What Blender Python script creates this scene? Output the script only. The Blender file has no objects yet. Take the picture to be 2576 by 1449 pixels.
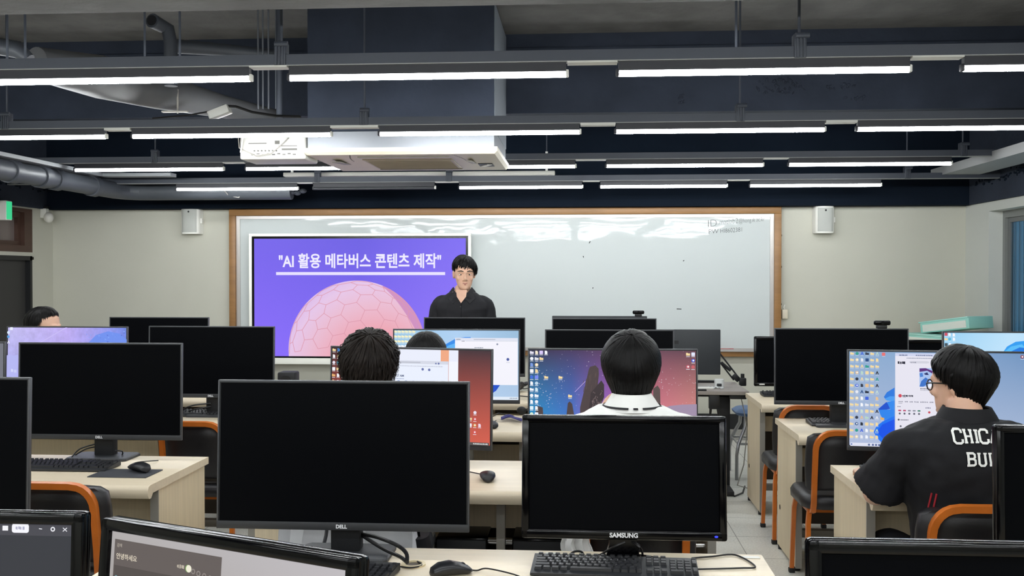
import bpy, bmesh, math, random
from mathutils import Vector, Matrix, Euler, noise
from mathutils.bvhtree import BVHTree
random.seed(7)
S = bpy.context.scene
COL = S.collection
PI = math.pi

# ------------------------------------------------------------------ camera, world, exposure
F_PX = 2500.0; CAM_H = 1.52; YAW = math.radians(4.0); PITCH = math.radians(-0.722)
cam_data = bpy.data.cameras.new('camera'); cam = bpy.data.objects.new('camera', cam_data); COL.objects.link(cam)
cam_data.sensor_fit = 'HORIZONTAL'; cam_data.sensor_width = 36.0; cam_data.lens = 36.0 * F_PX / 2576.0
cam_data.clip_start = 0.05
cam.location = (0, 0, CAM_H); cam.rotation_euler = (PI / 2 + PITCH, 0, YAW)
S.camera = cam
world = bpy.data.worlds.new('world'); S.world = world; world.use_nodes = True
wb = world.node_tree.nodes['Background']; wb.inputs[0].default_value = (0.42, 0.62, 0.72, 1); wb.inputs[1].default_value = 1.9
S.view_settings.view_transform = 'Standard'; S.view_settings.look = 'None'
S.view_settings.exposure = 0.0; S.view_settings.gamma = 1.0; S.view_settings.use_curve_mapping = False
LAMP_POWER = 82.0            # radiance of every ceiling tube

# room-space point seen at a photograph pixel, on the plane y = Y / z = Z
def ray(px, py):
    a = (px - 1288) / F_PX; b = (724.5 - py) / F_PX
    fy = math.cos(PITCH) - b * math.sin(PITCH); uz = math.sin(PITCH) + b * math.cos(PITCH)
    return Vector((a * math.cos(YAW) - fy * math.sin(YAW), a * math.sin(YAW) + fy * math.cos(YAW), uz))
def P(px, py, Y):
    r = ray(px, py); t = Y / r.y
    return Vector((r.x * t, Y, CAM_H + r.z * t))
def G(px, py, Z):
    r = ray(px, py); t = (Z - CAM_H) / r.z
    return Vector((r.x * t, r.y * t, Z))
def X(px, Y): return P(px, 700, Y).x

# ------------------------------------------------------------------ materials
def lin(c):
    if isinstance(c, str): c = tuple(int(c[i:i + 2], 16) for i in (0, 2, 4))
    return tuple((v / 255 / 12.92) if v / 255 <= 0.04045 else ((v / 255 + 0.055) / 1.055) ** 2.4 for v in c) + (1.0,)
MATS = {}
def pm(name, c, rough=0.5, metal=0.0, spec=0.5, var=0.0, scale=8.0, bump=0.0, bscale=60.0, coat=0.0, stretch=None, em=None, ems=0, sss=0, trans=0):
    """principled material: colour c (sRGB), optional value noise VAR at SCALE, bump noise"""
    if name in MATS: return MATS[name]
    m = bpy.data.materials.new(name); m.use_nodes = True; nt = m.node_tree; b = nt.nodes['Principled BSDF']
    col = lin(c); b.inputs['Base Color'].default_value = col; b.inputs['Roughness'].default_value = rough
    b.inputs['Metallic'].default_value = metal; b.inputs['Specular IOR Level'].default_value = spec
    if coat: b.inputs['Coat Weight'].default_value = coat; b.inputs['Coat Roughness'].default_value = 0.05
    if sss: b.inputs['Subsurface Weight'].default_value = sss; b.inputs['Subsurface Radius'].default_value = (0.01, 0.004, 0.002)
    if trans: b.inputs['Transmission Weight'].default_value = trans
    if em: b.inputs['Emission Color'].default_value = lin(em); b.inputs['Emission Strength'].default_value = ems
    tc = nt.nodes.new('ShaderNodeTexCoord'); src = tc.outputs['Object']
    if stretch:
        mp = nt.nodes.new('ShaderNodeMapping'); mp.inputs['Scale'].default_value = stretch
        nt.links.new(src, mp.inputs[0]); src = mp.outputs[0]
    if var:
        n = nt.nodes.new('ShaderNodeTexNoise'); n.inputs['Scale'].default_value = scale; n.inputs['Detail'].default_value = 6
        nt.links.new(src, n.inputs['Vector'])
        r = nt.nodes.new('ShaderNodeValToRGB'); r.color_ramp.elements[0].position = 0.3; r.color_ramp.elements[1].position = 0.7
        r.color_ramp.elements[0].color = tuple(v * (1 - var) for v in col[:3]) + (1,)
        r.color_ramp.elements[1].color = tuple(min(1, v * (1 + var)) for v in col[:3]) + (1,)
        nt.links.new(n.outputs['Fac'], r.inputs[0]); nt.links.new(r.outputs[0], b.inputs['Base Color'])
    if bump:
        n2 = nt.nodes.new('ShaderNodeTexNoise'); n2.inputs['Scale'].default_value = bscale; n2.inputs['Detail'].default_value = 5
        nt.links.new(src, n2.inputs['Vector'])
        bp = nt.nodes.new('ShaderNodeBump'); bp.inputs['Strength'].default_value = bump; bp.inputs['Distance'].default_value = 0.01
        nt.links.new(n2.outputs['Fac'], bp.inputs['Height']); nt.links.new(bp.outputs[0], b.inputs['Normal'])
    MATS[name] = m
    return m
def em(c, s=1.0):
    """flat light-giving colour of a lit display"""
    k = 'display_%s_%s' % (c if isinstance(c, str) else '%02x%02x%02x' % tuple(c), s)
    if k in MATS: return MATS[k]
    m = bpy.data.materials.new(k); m.use_nodes = True; b = m.node_tree.nodes['Principled BSDF']
    b.inputs['Base Color'].default_value = (0.01, 0.01, 0.01, 1); b.inputs['Roughness'].default_value = 0.4; b.inputs['Specular IOR Level'].default_value = 0.2
    b.inputs['Emission Color'].default_value = lin(c); b.inputs['Emission Strength'].default_value = s
    MATS[k] = m
    return m
def grad(name, top, bot, stars=0, mottle=0, dirt=None):
    """display picture: colour runs TOP and BOT (lists of sRGB, left to right) blended downwards, optional stars / mottling"""
    m = bpy.data.materials.new(name); m.use_nodes = True; nt = m.node_tree; b = nt.nodes['Principled BSDF']; L = nt.links
    b.inputs['Base Color'].default_value = (0.01, 0.01, 0.01, 1); b.inputs['Roughness'].default_value = 0.4; b.inputs['Specular IOR Level'].default_value = 0.2
    tc = nt.nodes.new('ShaderNodeTexCoord'); sp = nt.nodes.new('ShaderNodeSeparateXYZ'); L.new(tc.outputs['Generated'], sp.inputs[0])
    outs = []
    for run in (bot, top):
        r = nt.nodes.new('ShaderNodeValToRGB')
        while len(r.color_ramp.elements) < len(run): r.color_ramp.elements.new(0.5)
        for i, c in enumerate(run):
            r.color_ramp.elements[i].position = i / max(1, len(run) - 1); r.color_ramp.elements[i].color = lin(c)
        L.new(sp.outputs['X'], r.inputs[0]); outs.append(r.outputs[0])
    mx = nt.nodes.new('ShaderNodeMix'); mx.data_type = 'RGBA'; L.new(sp.outputs['Z'], mx.inputs['Factor']); L.new(outs[0], mx.inputs[6]); L.new(outs[1], mx.inputs[7])
    cur = mx.outputs[2]
    if mottle:
        n = nt.nodes.new('ShaderNodeTexNoise'); n.inputs['Scale'].default_value = 22; n.inputs['Detail'].default_value = 8; n.inputs['Roughness'].default_value = 0.7
        L.new(tc.outputs['Object'], n.inputs['Vector'])
        r = nt.nodes.new('ShaderNodeMapRange'); r.inputs[1].default_value = 0.3; r.inputs[2].default_value = 0.7; r.inputs[3].default_value = 1 - mottle; r.inputs[4].default_value = 1 + mottle
        L.new(n.outputs['Fac'], r.inputs[0])
        v = nt.nodes.new('ShaderNodeVectorMath'); v.operation = 'SCALE'; L.new(cur, v.inputs[0]); L.new(r.outputs[0], v.inputs['Scale']); cur = v.outputs[0]
    if stars:
        vo = nt.nodes.new('ShaderNodeTexVoronoi'); vo.inputs['Scale'].default_value = stars; L.new(tc.outputs['Object'], vo.inputs['Vector'])
        n = nt.nodes.new('ShaderNodeTexNoise'); n.inputs['Scale'].default_value = 9; L.new(tc.outputs['Object'], n.inputs['Vector'])
        mr = nt.nodes.new('ShaderNodeMapRange'); mr.inputs[1].default_value = 0.4; mr.inputs[2].default_value = 0.75; mr.inputs[3].default_value = 0.06; mr.inputs[4].default_value = 0.26; L.new(n.outputs['Fac'], mr.inputs[0])
        lt = nt.nodes.new('ShaderNodeMath'); lt.operation = 'LESS_THAN'; L.new(vo.outputs['Distance'], lt.inputs[0]); L.new(mr.outputs[0], lt.inputs[1])
        ml = nt.nodes.new('ShaderNodeMath'); ml.operation = 'MULTIPLY'; ml.inputs[1].default_value = 0.35; L.new(lt.outputs[0], ml.inputs[0])
        m2 = nt.nodes.new('ShaderNodeMix'); m2.data_type = 'RGBA'; m2.inputs[7].default_value = (0.9, 0.85, 0.95, 1); L.new(ml.outputs[0], m2.inputs['Factor']); L.new(cur, m2.inputs[6]); cur = m2.outputs[2]
    L.new(cur, b.inputs['Emission Color']); b.inputs['Emission Strength'].default_value = 1.0
    return m
def disc_mat(name, cx, cz, r, stops, ax=0.0, az=0.0):
    """display picture of a ball: colour by distance from a point on the display (object space)"""
    m = bpy.data.materials.new(name); m.use_nodes = True; nt = m.node_tree; b = nt.nodes['Principled BSDF']; L = nt.links
    b.inputs['Base Color'].default_value = (0.01, 0.01, 0.01, 1); b.inputs['Roughness'].default_value = 0.4; b.inputs['Specular IOR Level'].default_value = 0.2
    tc = nt.nodes.new('ShaderNodeTexCoord'); mp = nt.nodes.new('ShaderNodeMapping'); mp.inputs['Location'].default_value = (-cx / r, 0, -cz / r); mp.inputs['Scale'].default_value = (1 / r, 0, 1 / r)
    L.new(tc.outputs['Object'], mp.inputs[0])
    ln = nt.nodes.new('ShaderNodeVectorMath'); ln.operation = 'LENGTH'; L.new(mp.outputs[0], ln.inputs[0])
    rp = nt.nodes.new('ShaderNodeValToRGB')
    while len(rp.color_ramp.elements) < len(stops): rp.color_ramp.elements.new(0.5)
    for i, (p, c) in enumerate(stops): rp.color_ramp.elements[i].position = p; rp.color_ramp.elements[i].color = lin(c)
    L.new(ln.outputs['Value'], rp.inputs[0]); L.new(rp.outputs[0], b.inputs['Emission Color']); b.inputs['Emission Strength'].default_value = 1.0
    return m

# ------------------------------------------------------------------ mesh builder
class MB:
    def __init__(s): s.bm = bmesh.new()
    def _mi(s, geom, mi):
        if mi:
            for f in geom: f.material_index = mi
    def box(s, c, d, bev=0.0, mi=0, rot=None, seg=2):
        n0 = set(s.bm.faces)
        g = bmesh.ops.create_cube(s.bm, size=1.0); vs = g['verts']
        for v in vs: v.co = Vector((v.co.x * d[0], v.co.y * d[1], v.co.z * d[2]))
        if bev:
            es = list({e for v in vs for e in v.link_edges})
            bmesh.ops.bevel(s.bm, geom=es, offset=bev, segments=seg, affect='EDGES', profile=0.5)
        nf = [f for f in s.bm.faces if f not in n0]; vv = {v for f in nf for v in f.verts}
        R = Euler(rot).to_matrix() if rot else Matrix.Identity(3)
        for v in vv: v.co = R @ v.co + Vector(c)
        s._mi(nf, mi); return s
    def span(s, a, b, bev=0.0, mi=0):
        return s.box([(a[i] + b[i]) / 2 for i in range(3)], [abs(b[i] - a[i]) for i in range(3)], bev, mi)
    def loft(s, rings, mi=0, cap=True, closed=False):
        """rings: lists of equal length of points"""
        vr = [[s.bm.verts.new(p) for p in r] for r in rings]; n = len(vr[0]); fs = []
        for i in range(len(vr) - (0 if closed else 1)):
            a, b = vr[i], vr[(i + 1) % len(vr)]
            for k in range(n): fs.append(s.bm.faces.new((a[k], a[(k + 1) % n], b[(k + 1) % n], b[k])))
        if cap and not closed:
            fs.append(s.bm.faces.new(list(reversed(vr[0])))); fs.append(s.bm.faces.new(vr[-1]))
        s._mi(fs, mi); return s
    def tube(s, pts, r, n=10, mi=0, flat=1.0, square=False, cap=True):
        """swept round (or square) bar; r a number or one per point"""
        pts = [Vector(p) for p in pts]; rr = r if isinstance(r, (list, tuple)) else [r] * len(pts)
        if square: n = 4
        t0 = (pts[1] - pts[0]).normalized(); up = Vector((0, 0, 1)) if abs(t0.z) < 0.9 else Vector((0, 1, 0))
        u = (up - t0 * up.dot(t0)).normalized(); rings = []
        for i, p in enumerate(pts):
            t = (pts[min(i + 1, len(pts) - 1)] - pts[max(i - 1, 0)]).normalized()
            u = u - t * u.dot(t); u = u.normalized() if u.length > 1e-6 else t.orthogonal().normalized()
            w = t.cross(u); a0 = PI / 4 if square else 0.0; k = 1.414 if square else 1.0
            rings.append([p + (u * math.cos(a0 + 2 * PI * j / n) + w * math.sin(a0 + 2 * PI * j / n) * flat) * rr[i] * k for j in range(n)])
        return s.loft(rings, mi, cap)
    def ell(s, c, r, mi=0, n=16, m=10, rot=None):
        R = Euler(rot).to_matrix() if rot else Matrix.Identity(3); rings = []
        for i in range(m + 1):
            th = PI * min(max(i / m, 0.02), 0.98)
            rings.append([Vector(c) + R @ Vector((r[0] * math.sin(th) * math.cos(2 * PI * k / n), r[1] * math.sin(th) * math.sin(2 * PI * k / n), -r[2] * math.cos(th))) for k in range(n)])
        return s.loft(rings, mi)
    def cyl(s, a, b, r, n=20, mi=0, r2=None): return s.tube([a, b], [r, r if r2 is None else r2], n, mi)
    def poly(s, pts, mi=0):
        try:
            f = s.bm.faces.new([s.bm.verts.new(p) for p in pts]); f.material_index = mi
        except ValueError: pass
        return s
    def prism(s, pts, v, mi=0):
        v = Vector(v); return s.loft([[Vector(p) for p in pts], [Vector(p) + v for p in pts]], mi)
    def build(s, name, mats, parent=None, smooth=True, loc=None, angle=0.6):
        bmesh.ops.recalc_face_normals(s.bm, faces=s.bm.faces[:])
        me = bpy.data.meshes.new(name); s.bm.to_mesh(me); s.bm.free()
        for m in (mats if isinstance(mats, (list, tuple)) else [mats]): me.materials.append(m)
        if smooth:
            for p in me.polygons: p.use_smooth = True
            try: me.set_sharp_from_angle(angle=angle)
            except Exception: pass
        o = bpy.data.objects.new(name, me); COL.objects.link(o)
        if parent is not None: o.parent = parent
        if loc is not None: o.location = loc
        return o
def tag(o, label, cat, group=None, kind=None):
    o['label'] = label; o['category'] = cat
    if group: o['group'] = group
    if kind: o['kind'] = kind
    return o
def thing(name, label, cat, loc=(0, 0, 0), rz=0.0, group=None):
    o = bpy.data.objects.new(name, None); COL.objects.link(o); o.empty_display_size = 0.1
    o.location = loc; o.rotation_euler = (0, 0, rz)
    return tag(o, label, cat, group)
def struct(mb, name, mats, label=None, parent=None, smooth=False):
    o = mb.build(name, mats, parent, smooth)
    if parent is None:
        o['kind'] = 'structure'
        if label: o['label'] = label; o['category'] = name.split('_')[0]
    return o
def dup(o, parent=None):
    c = o.copy(); COL.objects.link(c); c.parent = parent
    for ch in list(o.children): dup(ch, c)
    return c
def text_faces(body, size, offset=0.0, shear=0.0):
    """flat outline faces of a line of text: (verts2d, faces), left-bottom at the origin"""
    c = bpy.data.curves.new('lettering', 'FONT'); c.body = body; c.size = size; c.offset = offset; c.shear = shear; c.resolution_u = 3
    o = bpy.data.objects.new('lettering', c); COL.objects.link(o); bpy.context.view_layer.update()
    me = bpy.data.meshes.new_from_object(o.evaluated_get(bpy.context.evaluated_depsgraph_get()))
    vs = [(v.co.x, v.co.y) for v in me.vertices]; fs = [tuple(p.vertices) for p in me.polygons]
    bpy.data.objects.remove(o); bpy.data.curves.remove(c); bpy.data.meshes.remove(me)
    if not vs: return vs, fs, 0
    x0 = min(v[0] for v in vs); vs = [(x - x0, y) for x, y in vs]
    return vs, fs, max(v[0] for v in vs)
def put_text(mb, body, size, origin, ux, uz, mi=0, offset=0.0, width=None, center=False, shear=0.0):
    """lay a line of text into mb on the plane spanned by ux (along) and uz (up)"""
    vs, fs, w = text_faces(body, size, offset, shear)
    if not vs: return
    k = (width / w) if width else 1.0; ux = Vector(ux); uz = Vector(uz); o = Vector(origin)
    if center: o = o - ux * (w * k / 2)
    bv = [mb.bm.verts.new(o + ux * (x * k) + uz * y) for x, y in vs]
    for f in fs:
        try: mb.bm.faces.new([bv[i] for i in f]).material_index = mi
        except ValueError: pass

# shared materials
M_wall = pm('wall_paint', (192, 191, 178), 0.75, var=0.03, scale=1.5, bump=0.06, bscale=120)
M_wallR = pm('wall_paint_cool', (200, 202, 196), 0.75, var=0.03, scale=1.5, bump=0.06, bscale=120)
M_dark = pm('dark_ceiling_paint', (47, 53, 65), 0.8, spec=0.2, var=0.18, scale=3, bump=0.35, bscale=18)
M_navy = pm('navy_beam_paint', (19, 26, 36), 0.9, spec=0.05, var=0.12, scale=2, bump=0.25, bscale=14)
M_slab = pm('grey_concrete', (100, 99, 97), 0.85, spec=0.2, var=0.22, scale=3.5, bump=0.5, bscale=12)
M_wood = pm('pale_maple_laminate', (228, 213, 186), 0.38, var=0.05, scale=5, stretch=(0.6, 9, 9))
M_woodV = pm('pale_maple_laminate_upright', (222, 206, 176), 0.45, var=0.06, scale=5, stretch=(18, 18, 0.7))
M_edge = pm('grey_edge_strip', (150, 146, 138), 0.4)
M_brown = pm('brown_back_board', (64, 54, 43), 0.6, var=0.1, scale=4)
M_black = pm('black_plastic', (20, 21, 24), 0.5)
M_blackm = pm('black_matte_plastic', (24, 25, 28), 0.6, bump=0.05, bscale=300)
M_gloss = pm('glossy_black_plastic', (4, 4, 6), 0.14, spec=0.25)
M_off = pm('dark_display_panel', (4, 5, 8), 0.4, spec=0.05)
M_chin = pm('charcoal_bezel', (38, 40, 44), 0.5)
M_rim = pm('grey_plastic_rim', (64, 66, 70), 0.35)
M_white = pm('white_plastic', (232, 231, 224), 0.4)
M_cream = pm('cream_plastic', (214, 205, 184), 0.45)
M_metal = pm('brushed_metal', (176, 178, 180), 0.3, metal=0.9)
M_chrome = pm('chrome_bar', (220, 220, 222), 0.15, metal=1.0)
M_orange = pm('orange_painted_steel', (206, 112, 40), 0.32, spec=0.5, var=0.08, scale=14)
M_vinyl = pm('black_vinyl', (34, 33, 36), 0.42, bump=0.08, bscale=90)
M_logo = pm('silver_logo', (225, 226, 230), 0.3)
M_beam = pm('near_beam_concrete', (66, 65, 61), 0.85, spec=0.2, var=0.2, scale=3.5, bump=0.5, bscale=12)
M_key = pm('key_black', (36, 37, 41), 0.45)
M_legend = pm('key_legend', (215, 216, 220), 0.5)
M_cable = pm('black_cable', (18, 18, 20), 0.45)
# ================================================================== the room
XL, XR, YB, YF = -5.11, 3.48, -3.6, 9.3
ZS = 3.29; ZW = 2.15
def floor_mat():
    m = bpy.data.materials.new('speckled_vinyl_tile'); m.use_nodes = True; nt = m.node_tree; b = nt.nodes['Principled BSDF']; L = nt.links
    tc = nt.nodes.new('ShaderNodeTexCoord')
    br = nt.nodes.new('ShaderNodeTexBrick'); br.offset = 0; br.inputs['Scale'].default_value = 1.0; br.inputs['Mortar Size'].default_value = 0.0022
    br.inputs['Brick Width'].default_value = 0.45; br.inputs['Row Height'].default_value = 0.45
    br.inputs['Color1'].default_value = lin((226, 225, 217)); br.inputs['Color2'].default_value = lin((218, 217, 209)); br.inputs['Mortar'].default_value = lin((132, 131, 126))
    L.new(tc.outputs['Object'], br.inputs['Vector'])
    n = nt.nodes.new('ShaderNodeTexNoise'); n.inputs['Scale'].default_value = 90; n.inputs['Detail'].default_value = 3; L.new(tc.outputs['Object'], n.inputs['Vector'])
    mr = nt.nodes.new('ShaderNodeMapRange'); mr.inputs[1].default_value = 0.3; mr.inputs[2].default_value = 0.7; mr.inputs[3].default_value = 0.84; mr.inputs[4].default_value = 1.1; L.new(n.outputs['Fac'], mr.inputs[0])
    v = nt.nodes.new('ShaderNodeVectorMath'); v.operation = 'SCALE'; L.new(br.outputs['Color'], v.inputs[0]); L.new(mr.outputs[0], v.inputs['Scale'])
    L.new(v.outputs[0], b.inputs['Base Color']); b.inputs['Roughness'].default_value = 0.35
    return m
struct(MB().span((XL - 0.3, YB - 0.3, -0.1), (XR + 0.4, YF + 0.3, 0)), 'floor', floor_mat(), 'grey speckled vinyl tile floor')
struct(MB().span((XL - 0.3, YB - 0.3, ZS), (XR + 0.4, YF + 0.3, ZS + 0.15)), 'ceiling', M_slab, 'bare concrete ceiling slab')
struct(MB().span((XL - 0.2, YF, 0), (XR + 0.3, YF + 0.2, ZS)), 'wall_front', M_wall, 'off-white front wall behind the whiteboard')
struct(MB().span((XL - 0.2, YB - 0.2, 0), (XR + 0.3, YB, ZS)), 'wall_back', M_wall, 'off-white back wall')
# left wall with a doorway under a transom window
DY0, DY1 = 7.85, 8.93; DZ = 1.70; TZ0, TZ1 = 1.735, 2.135
w = MB().span((XL - 0.2, YB, 0), (XL, DY0, ZW)).span((XL - 0.2, DY1, 0), (XL, YF, ZW)).span((XL - 0.2, DY0, TZ1), (XL, DY1, ZW)).span((XL - 0.2, DY0, DZ), (XL, DY1, TZ0))
struct(w, 'wall_left', M_wall, 'off-white left wall with the door')
# right wall with a long window
WY0, WY1, WZ0, WZ1 = 4.6, 8.78, 0.9, 2.07
w = MB().span((XR, YB, 0), (XR + 0.2, WY0, ZW)).span((XR, WY1, 0), (XR + 0.2, YF, ZW)).span((XR, WY0, 0), (XR + 0.2, WY1, WZ0)).span((XR, WY0, WZ1), (XR + 0.2, WY1, ZW))
struct(w, 'wall_right', M_wallR, 'off-white right wall with the window')
# dark painted upper walls and beams
struct(MB().span((XL - 0.2, 9.14, 2.15), (XR + 0.3, YF, ZS)), 'beam_front', M_navy, 'dark navy beam over the front wall')
struct(MB().span((XL - 0.2, YB, ZW), (XL + 0.03, 9.14, ZS)), 'beam_left', M_dark, 'dark painted band above the left wall')
struct(MB().span((XR - 0.03, YB, ZW - 0.0), (XR + 0.2, 9.14, ZS)), 'beam_right', M_dark, 'dark painted band above the right wall')
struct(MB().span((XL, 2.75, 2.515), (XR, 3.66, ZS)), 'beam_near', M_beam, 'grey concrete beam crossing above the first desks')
b = MB().span((XL, 7.3, 2.71), (XR, 7.8, ZS)).span((XL, 7.285, 3.14), (XR, 7.3, 3.185))
struct(b, 'beam_middle', M_dark, 'dark painted beam crossing the middle of the room')
rp = MB()
for cx, cz, rx, rz, n in ((X(1960, 7.3), P(0, 240, 7.3).z, 0.18, 0.07, 46), (X(2115, 7.3), P(0, 247, 7.3).z, 0.10, 0.025, 16), (X(1715, 7.3), P(0, 270, 7.3).z, 0.05, 0.03, 9), (X(2150, 7.3), P(0, 272, 7.3).z, 0.08, 0.012, 8)):
    for i in range(n):
        a = random.uniform(0, 2 * PI); q = math.sqrt(random.random())
        p = Vector((cx + rx * q * math.cos(a), 7.298, cz + rz * q * math.sin(a)))
        rp.ell(p, (random.uniform(0.006, 0.022), random.uniform(0.004, 0.008), random.uniform(0.004, 0.012)), n=6, m=4, rot=(0, random.uniform(0, 3), 0))
rp.build('trim_1', M_dark)['kind'] = 'structure'
# rough broken concrete along the bands at both sides
rp = MB()
for i in range(110):
    y = random.uniform(7.2, 9.1); z = 2.36 + 0.05 * noise.noise((y * 3, 0, 0)) + random.gauss(0, 0.035)
    rp.ell((XL + 0.03, y, z), (0.006, random.uniform(0.01, 0.04), random.uniform(0.006, 0.016)), n=6, m=4)
for i in range(90):
    y = random.uniform(7.6, 9.0); z = 2.33 + 0.05 * noise.noise((y * 3, 7, 0)) + random.gauss(0, 0.022)
    rp.ell((XR - 0.03, y, z), (0.006, random.uniform(0.01, 0.035), random.uniform(0.005, 0.013)), n=6, m=4)
rp.build('trim_2', M_navy)['kind'] = 'structure'
# black skirting under the front wall, white plinth step
struct(MB().span((XL, YF - 0.02, 0.10), (XR, YF, 0.24)), 'baseboard_front', M_black, 'black skirting along the front wall')
struct(MB().span((XL, YF - 0.03, 0.0), (XR, YF, 0.10)), 'baseboard_front_low', pm('grey_plinth', (150, 148, 142), 0.6), 'grey plinth under the skirting')
struct(MB().span((XL, DY1 + 0.1, 0), (XL + 0.015, YF, 0.12)), 'baseboard_left', M_black, 'black skirting beside the door')
# door and its transom window
M_door = pm('charcoal_door', (52, 51, 50), 0.6)
d = struct(MB().span((XL - 0.09, DY0, 0), (XL - 0.045, DY1, DZ)), 'door_1', M_door, 'charcoal door in the left wall')
struct(MB().span((XL - 0.045, DY1 - 0.035, 0), (XL + 0.004, DY1, DZ)).span((XL - 0.045, DY0, DZ - 0.04), (XL + 0.004, DY1, DZ)), 'door_frame', M_black, parent=d)
h = MB(); h.tube([(XL - 0.02, DY0, DZ - 0.02), (XL - 0.02, DY1 + 0.02, DZ - 0.02)], 0.011).box((XL - 0.015, DY1 + 0.02, DZ - 0.02), (0.03, 0.03, 0.035), 0.004).box((XL - 0.015, DY1 + 0.02, DZ - 0.055), (0.025, 0.025, 0.02), 0.004)
h.build('rod', M_black, d)
M_bw = pm('brown_window_wood', (74, 50, 40), 0.45, var=0.1, scale=6, stretch=(4, 1, 8))
fr = MB()
for a, c in (((DY0, TZ0), (DY1, TZ0 + 0.06)), ((DY0, TZ1 - 0.035), (DY1, TZ1)), ((DY1 - 0.13, TZ0 + 0.06), (DY1, TZ1 - 0.035)), ((DY0, TZ0 + 0.06), (DY0 + 0.08, TZ1 - 0.035))):
    fr.span((XL - 0.10, a[0], a[1]), (XL + 0.006, c[0], c[1]))
tw = struct(fr, 'window_1', M_bw, 'brown wooden transom window over the charcoal door')
fr = MB()
for a, c in (((DY0 + 0.08, TZ0 + 0.06), (DY1 - 0.13, TZ0 + 0.1)), ((DY0 + 0.08, TZ1 - 0.085), (DY1 - 0.13, TZ1 - 0.035)), ((DY1 - 0.18, TZ0 + 0.1), (DY1 - 0.13, TZ1 - 0.085)), ((DY0 + 0.55, TZ0 + 0.1), (DY0 + 0.62, TZ1 - 0.085))):
    fr.span((XL - 0.085, a[0], a[1]), (XL - 0.03, c[0], c[1]))
fr.build('sash', M_bw, tw, False)
MB().span((XL - 0.07, DY0 + 0.08, TZ0 + 0.06), (XL - 0.064, DY1 - 0.13, TZ1 - 0.04)).build('pane', pm('corridor_glass', (120, 108, 104), 0.12, spec=0.6), tw, False)
# right window: grey frame, glass, vertical blind slats behind it
M_wf = pm('grey_window_frame', (126, 128, 126), 0.45)
fr = MB()
xw = XR + 0.115
for a, c in (((WY0, WZ0), (WY1, WZ0 + 0.06)), ((WY0, WZ1 - 0.06), (WY1, WZ1)), ((WY1 - 0.05, WZ0 + 0.06), (WY1, WZ1 - 0.06)), ((WY0, WZ0 + 0.06), (WY0 + 0.06, WZ1 - 0.06)), ((6.6, WZ0 + 0.06), (6.68, WZ1 - 0.06))):
    fr.span((xw, a[0], a[1]), (xw + 0.07, c[0], c[1]))
wn = struct(fr, 'window_2', M_wf, 'grey framed window in the right wall')
fr = MB()
for a, c in (((6.7, WZ0 + 0.06), (WY1 - 0.05, WZ0 + 0.1)), ((6.7, WZ1 - 0.1), (WY1 - 0.05, WZ1 - 0.06)), ((WY1 - 0.1, WZ0 + 0.1), (WY1 - 0.05, WZ1 - 0.1))):
    fr.span((xw + 0.02, a[0], a[1]), (xw + 0.05, c[0], c[1]))
fr.build('sash', pm('grey_sash', (108, 110, 110), 0.4), wn, False)
gm = bpy.data.materials.new('window_glass'); gm.use_nodes = True; nt = gm.node_tree
tr = nt.nodes.new('ShaderNodeBsdfTransparent'); tr.inputs[0].default_value = (0.55, 0.78, 0.9, 1); gl = nt.nodes.new('ShaderNodeBsdfGlossy'); gl.inputs['Roughness'].default_value = 0.05
mx = nt.nodes.new('ShaderNodeMixShader'); mx.inputs[0].default_value = 0.12
nt.links.new(tr.outputs[0], mx.inputs[1]); nt.links.new(gl.outputs[0], mx.inputs[2]); nt.links.new(mx.outputs[0], nt.nodes['Material Output'].inputs[0])
MB().span((xw + 0.032, WY0 + 0.06, WZ0 + 0.06), (xw + 0.038, WY1 - 0.06, WZ1 - 0.06)).build('pane', gm, wn, False)
sl = MB()
y = WY0 - 0.05
while y < WY1 + 0.12:
    sl.box((xw + 0.13, y, (WZ0 + WZ1) / 2), (0.10, 0.004, WZ1 - WZ0 + 0.05), rot=(0, 0, 0.75)); y += 0.085
vb = sl.build('vertical_blind', pm('blue_grey_blind_fabric', (92, 122, 136), 0.8), None, False)
tag(vb, 'blue grey vertical blind behind the glass of the right window', 'blind')

# ------------------------------------------------------------------ lamp rails and lamps
M_rail = pm('grey_steel_channel', (64, 69, 79), 0.5, metal=0.1, var=0.06, scale=3)
M_lip = pm('white_rail_plate', (205, 205, 198), 0.5)
M_house = pm('black_lamp_housing', (34, 35, 42), 0.5)
M_tube = pm('lamp_tube', (255, 255, 255), 0.5, em=(246, 250, 252), ems=LAMP_POWER)
M_tube4 = pm('dim_lamp_tube', (255, 255, 255), 0.5, em=(246, 250, 252), ems=LAMP_POWER * 0.4)
M_dead = pm('unlit_lamp_tube', (64, 66, 70), 0.4)
ROWS = {'first': (4.17, 2.36), 'second': (5.85, 2.36), 'third': (7.5, 2.34), 'fourth': (8.5, P(1668, 469, 8.5).z)}
LAMPS = {'first': [(-872, -148), (-68, 637), (725, 1430), (1549, 2290), (2413, 3150)], 'second': [(-820, -310), (-240, 272), (332, 837), (952, 1462), (1545, 2076), (2150, 2690)],  # leftmost lamp in these two rows: added out of view for more light
         'third': [(188, 566), (617, 995), (1072, 1450), (1522, 1921), (1980, 2394)], 'fourth': [(443, 752), (787, 1097), (1153, 1467), (1507, 1830), (1883, 2217)]}
def make_rail(row, y, z, label, x0=XL + 0.03, x1=XR - 0.03):
    t = thing('lamp_rail', label, 'rail', (0, y, z), 0, 'steel lamp rails under the ceiling')
    MB().span((x0, -0.022, 0.052), (x1, 0.022, 0.098)).build('channel', M_rail, t, False)
    MB().span((x0, -0.024, 0.049), (x1, 0.024, 0.053)).build('lip', pm('rail_lip', (150, 152, 150), 0.5), t, False)
    return t
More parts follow.
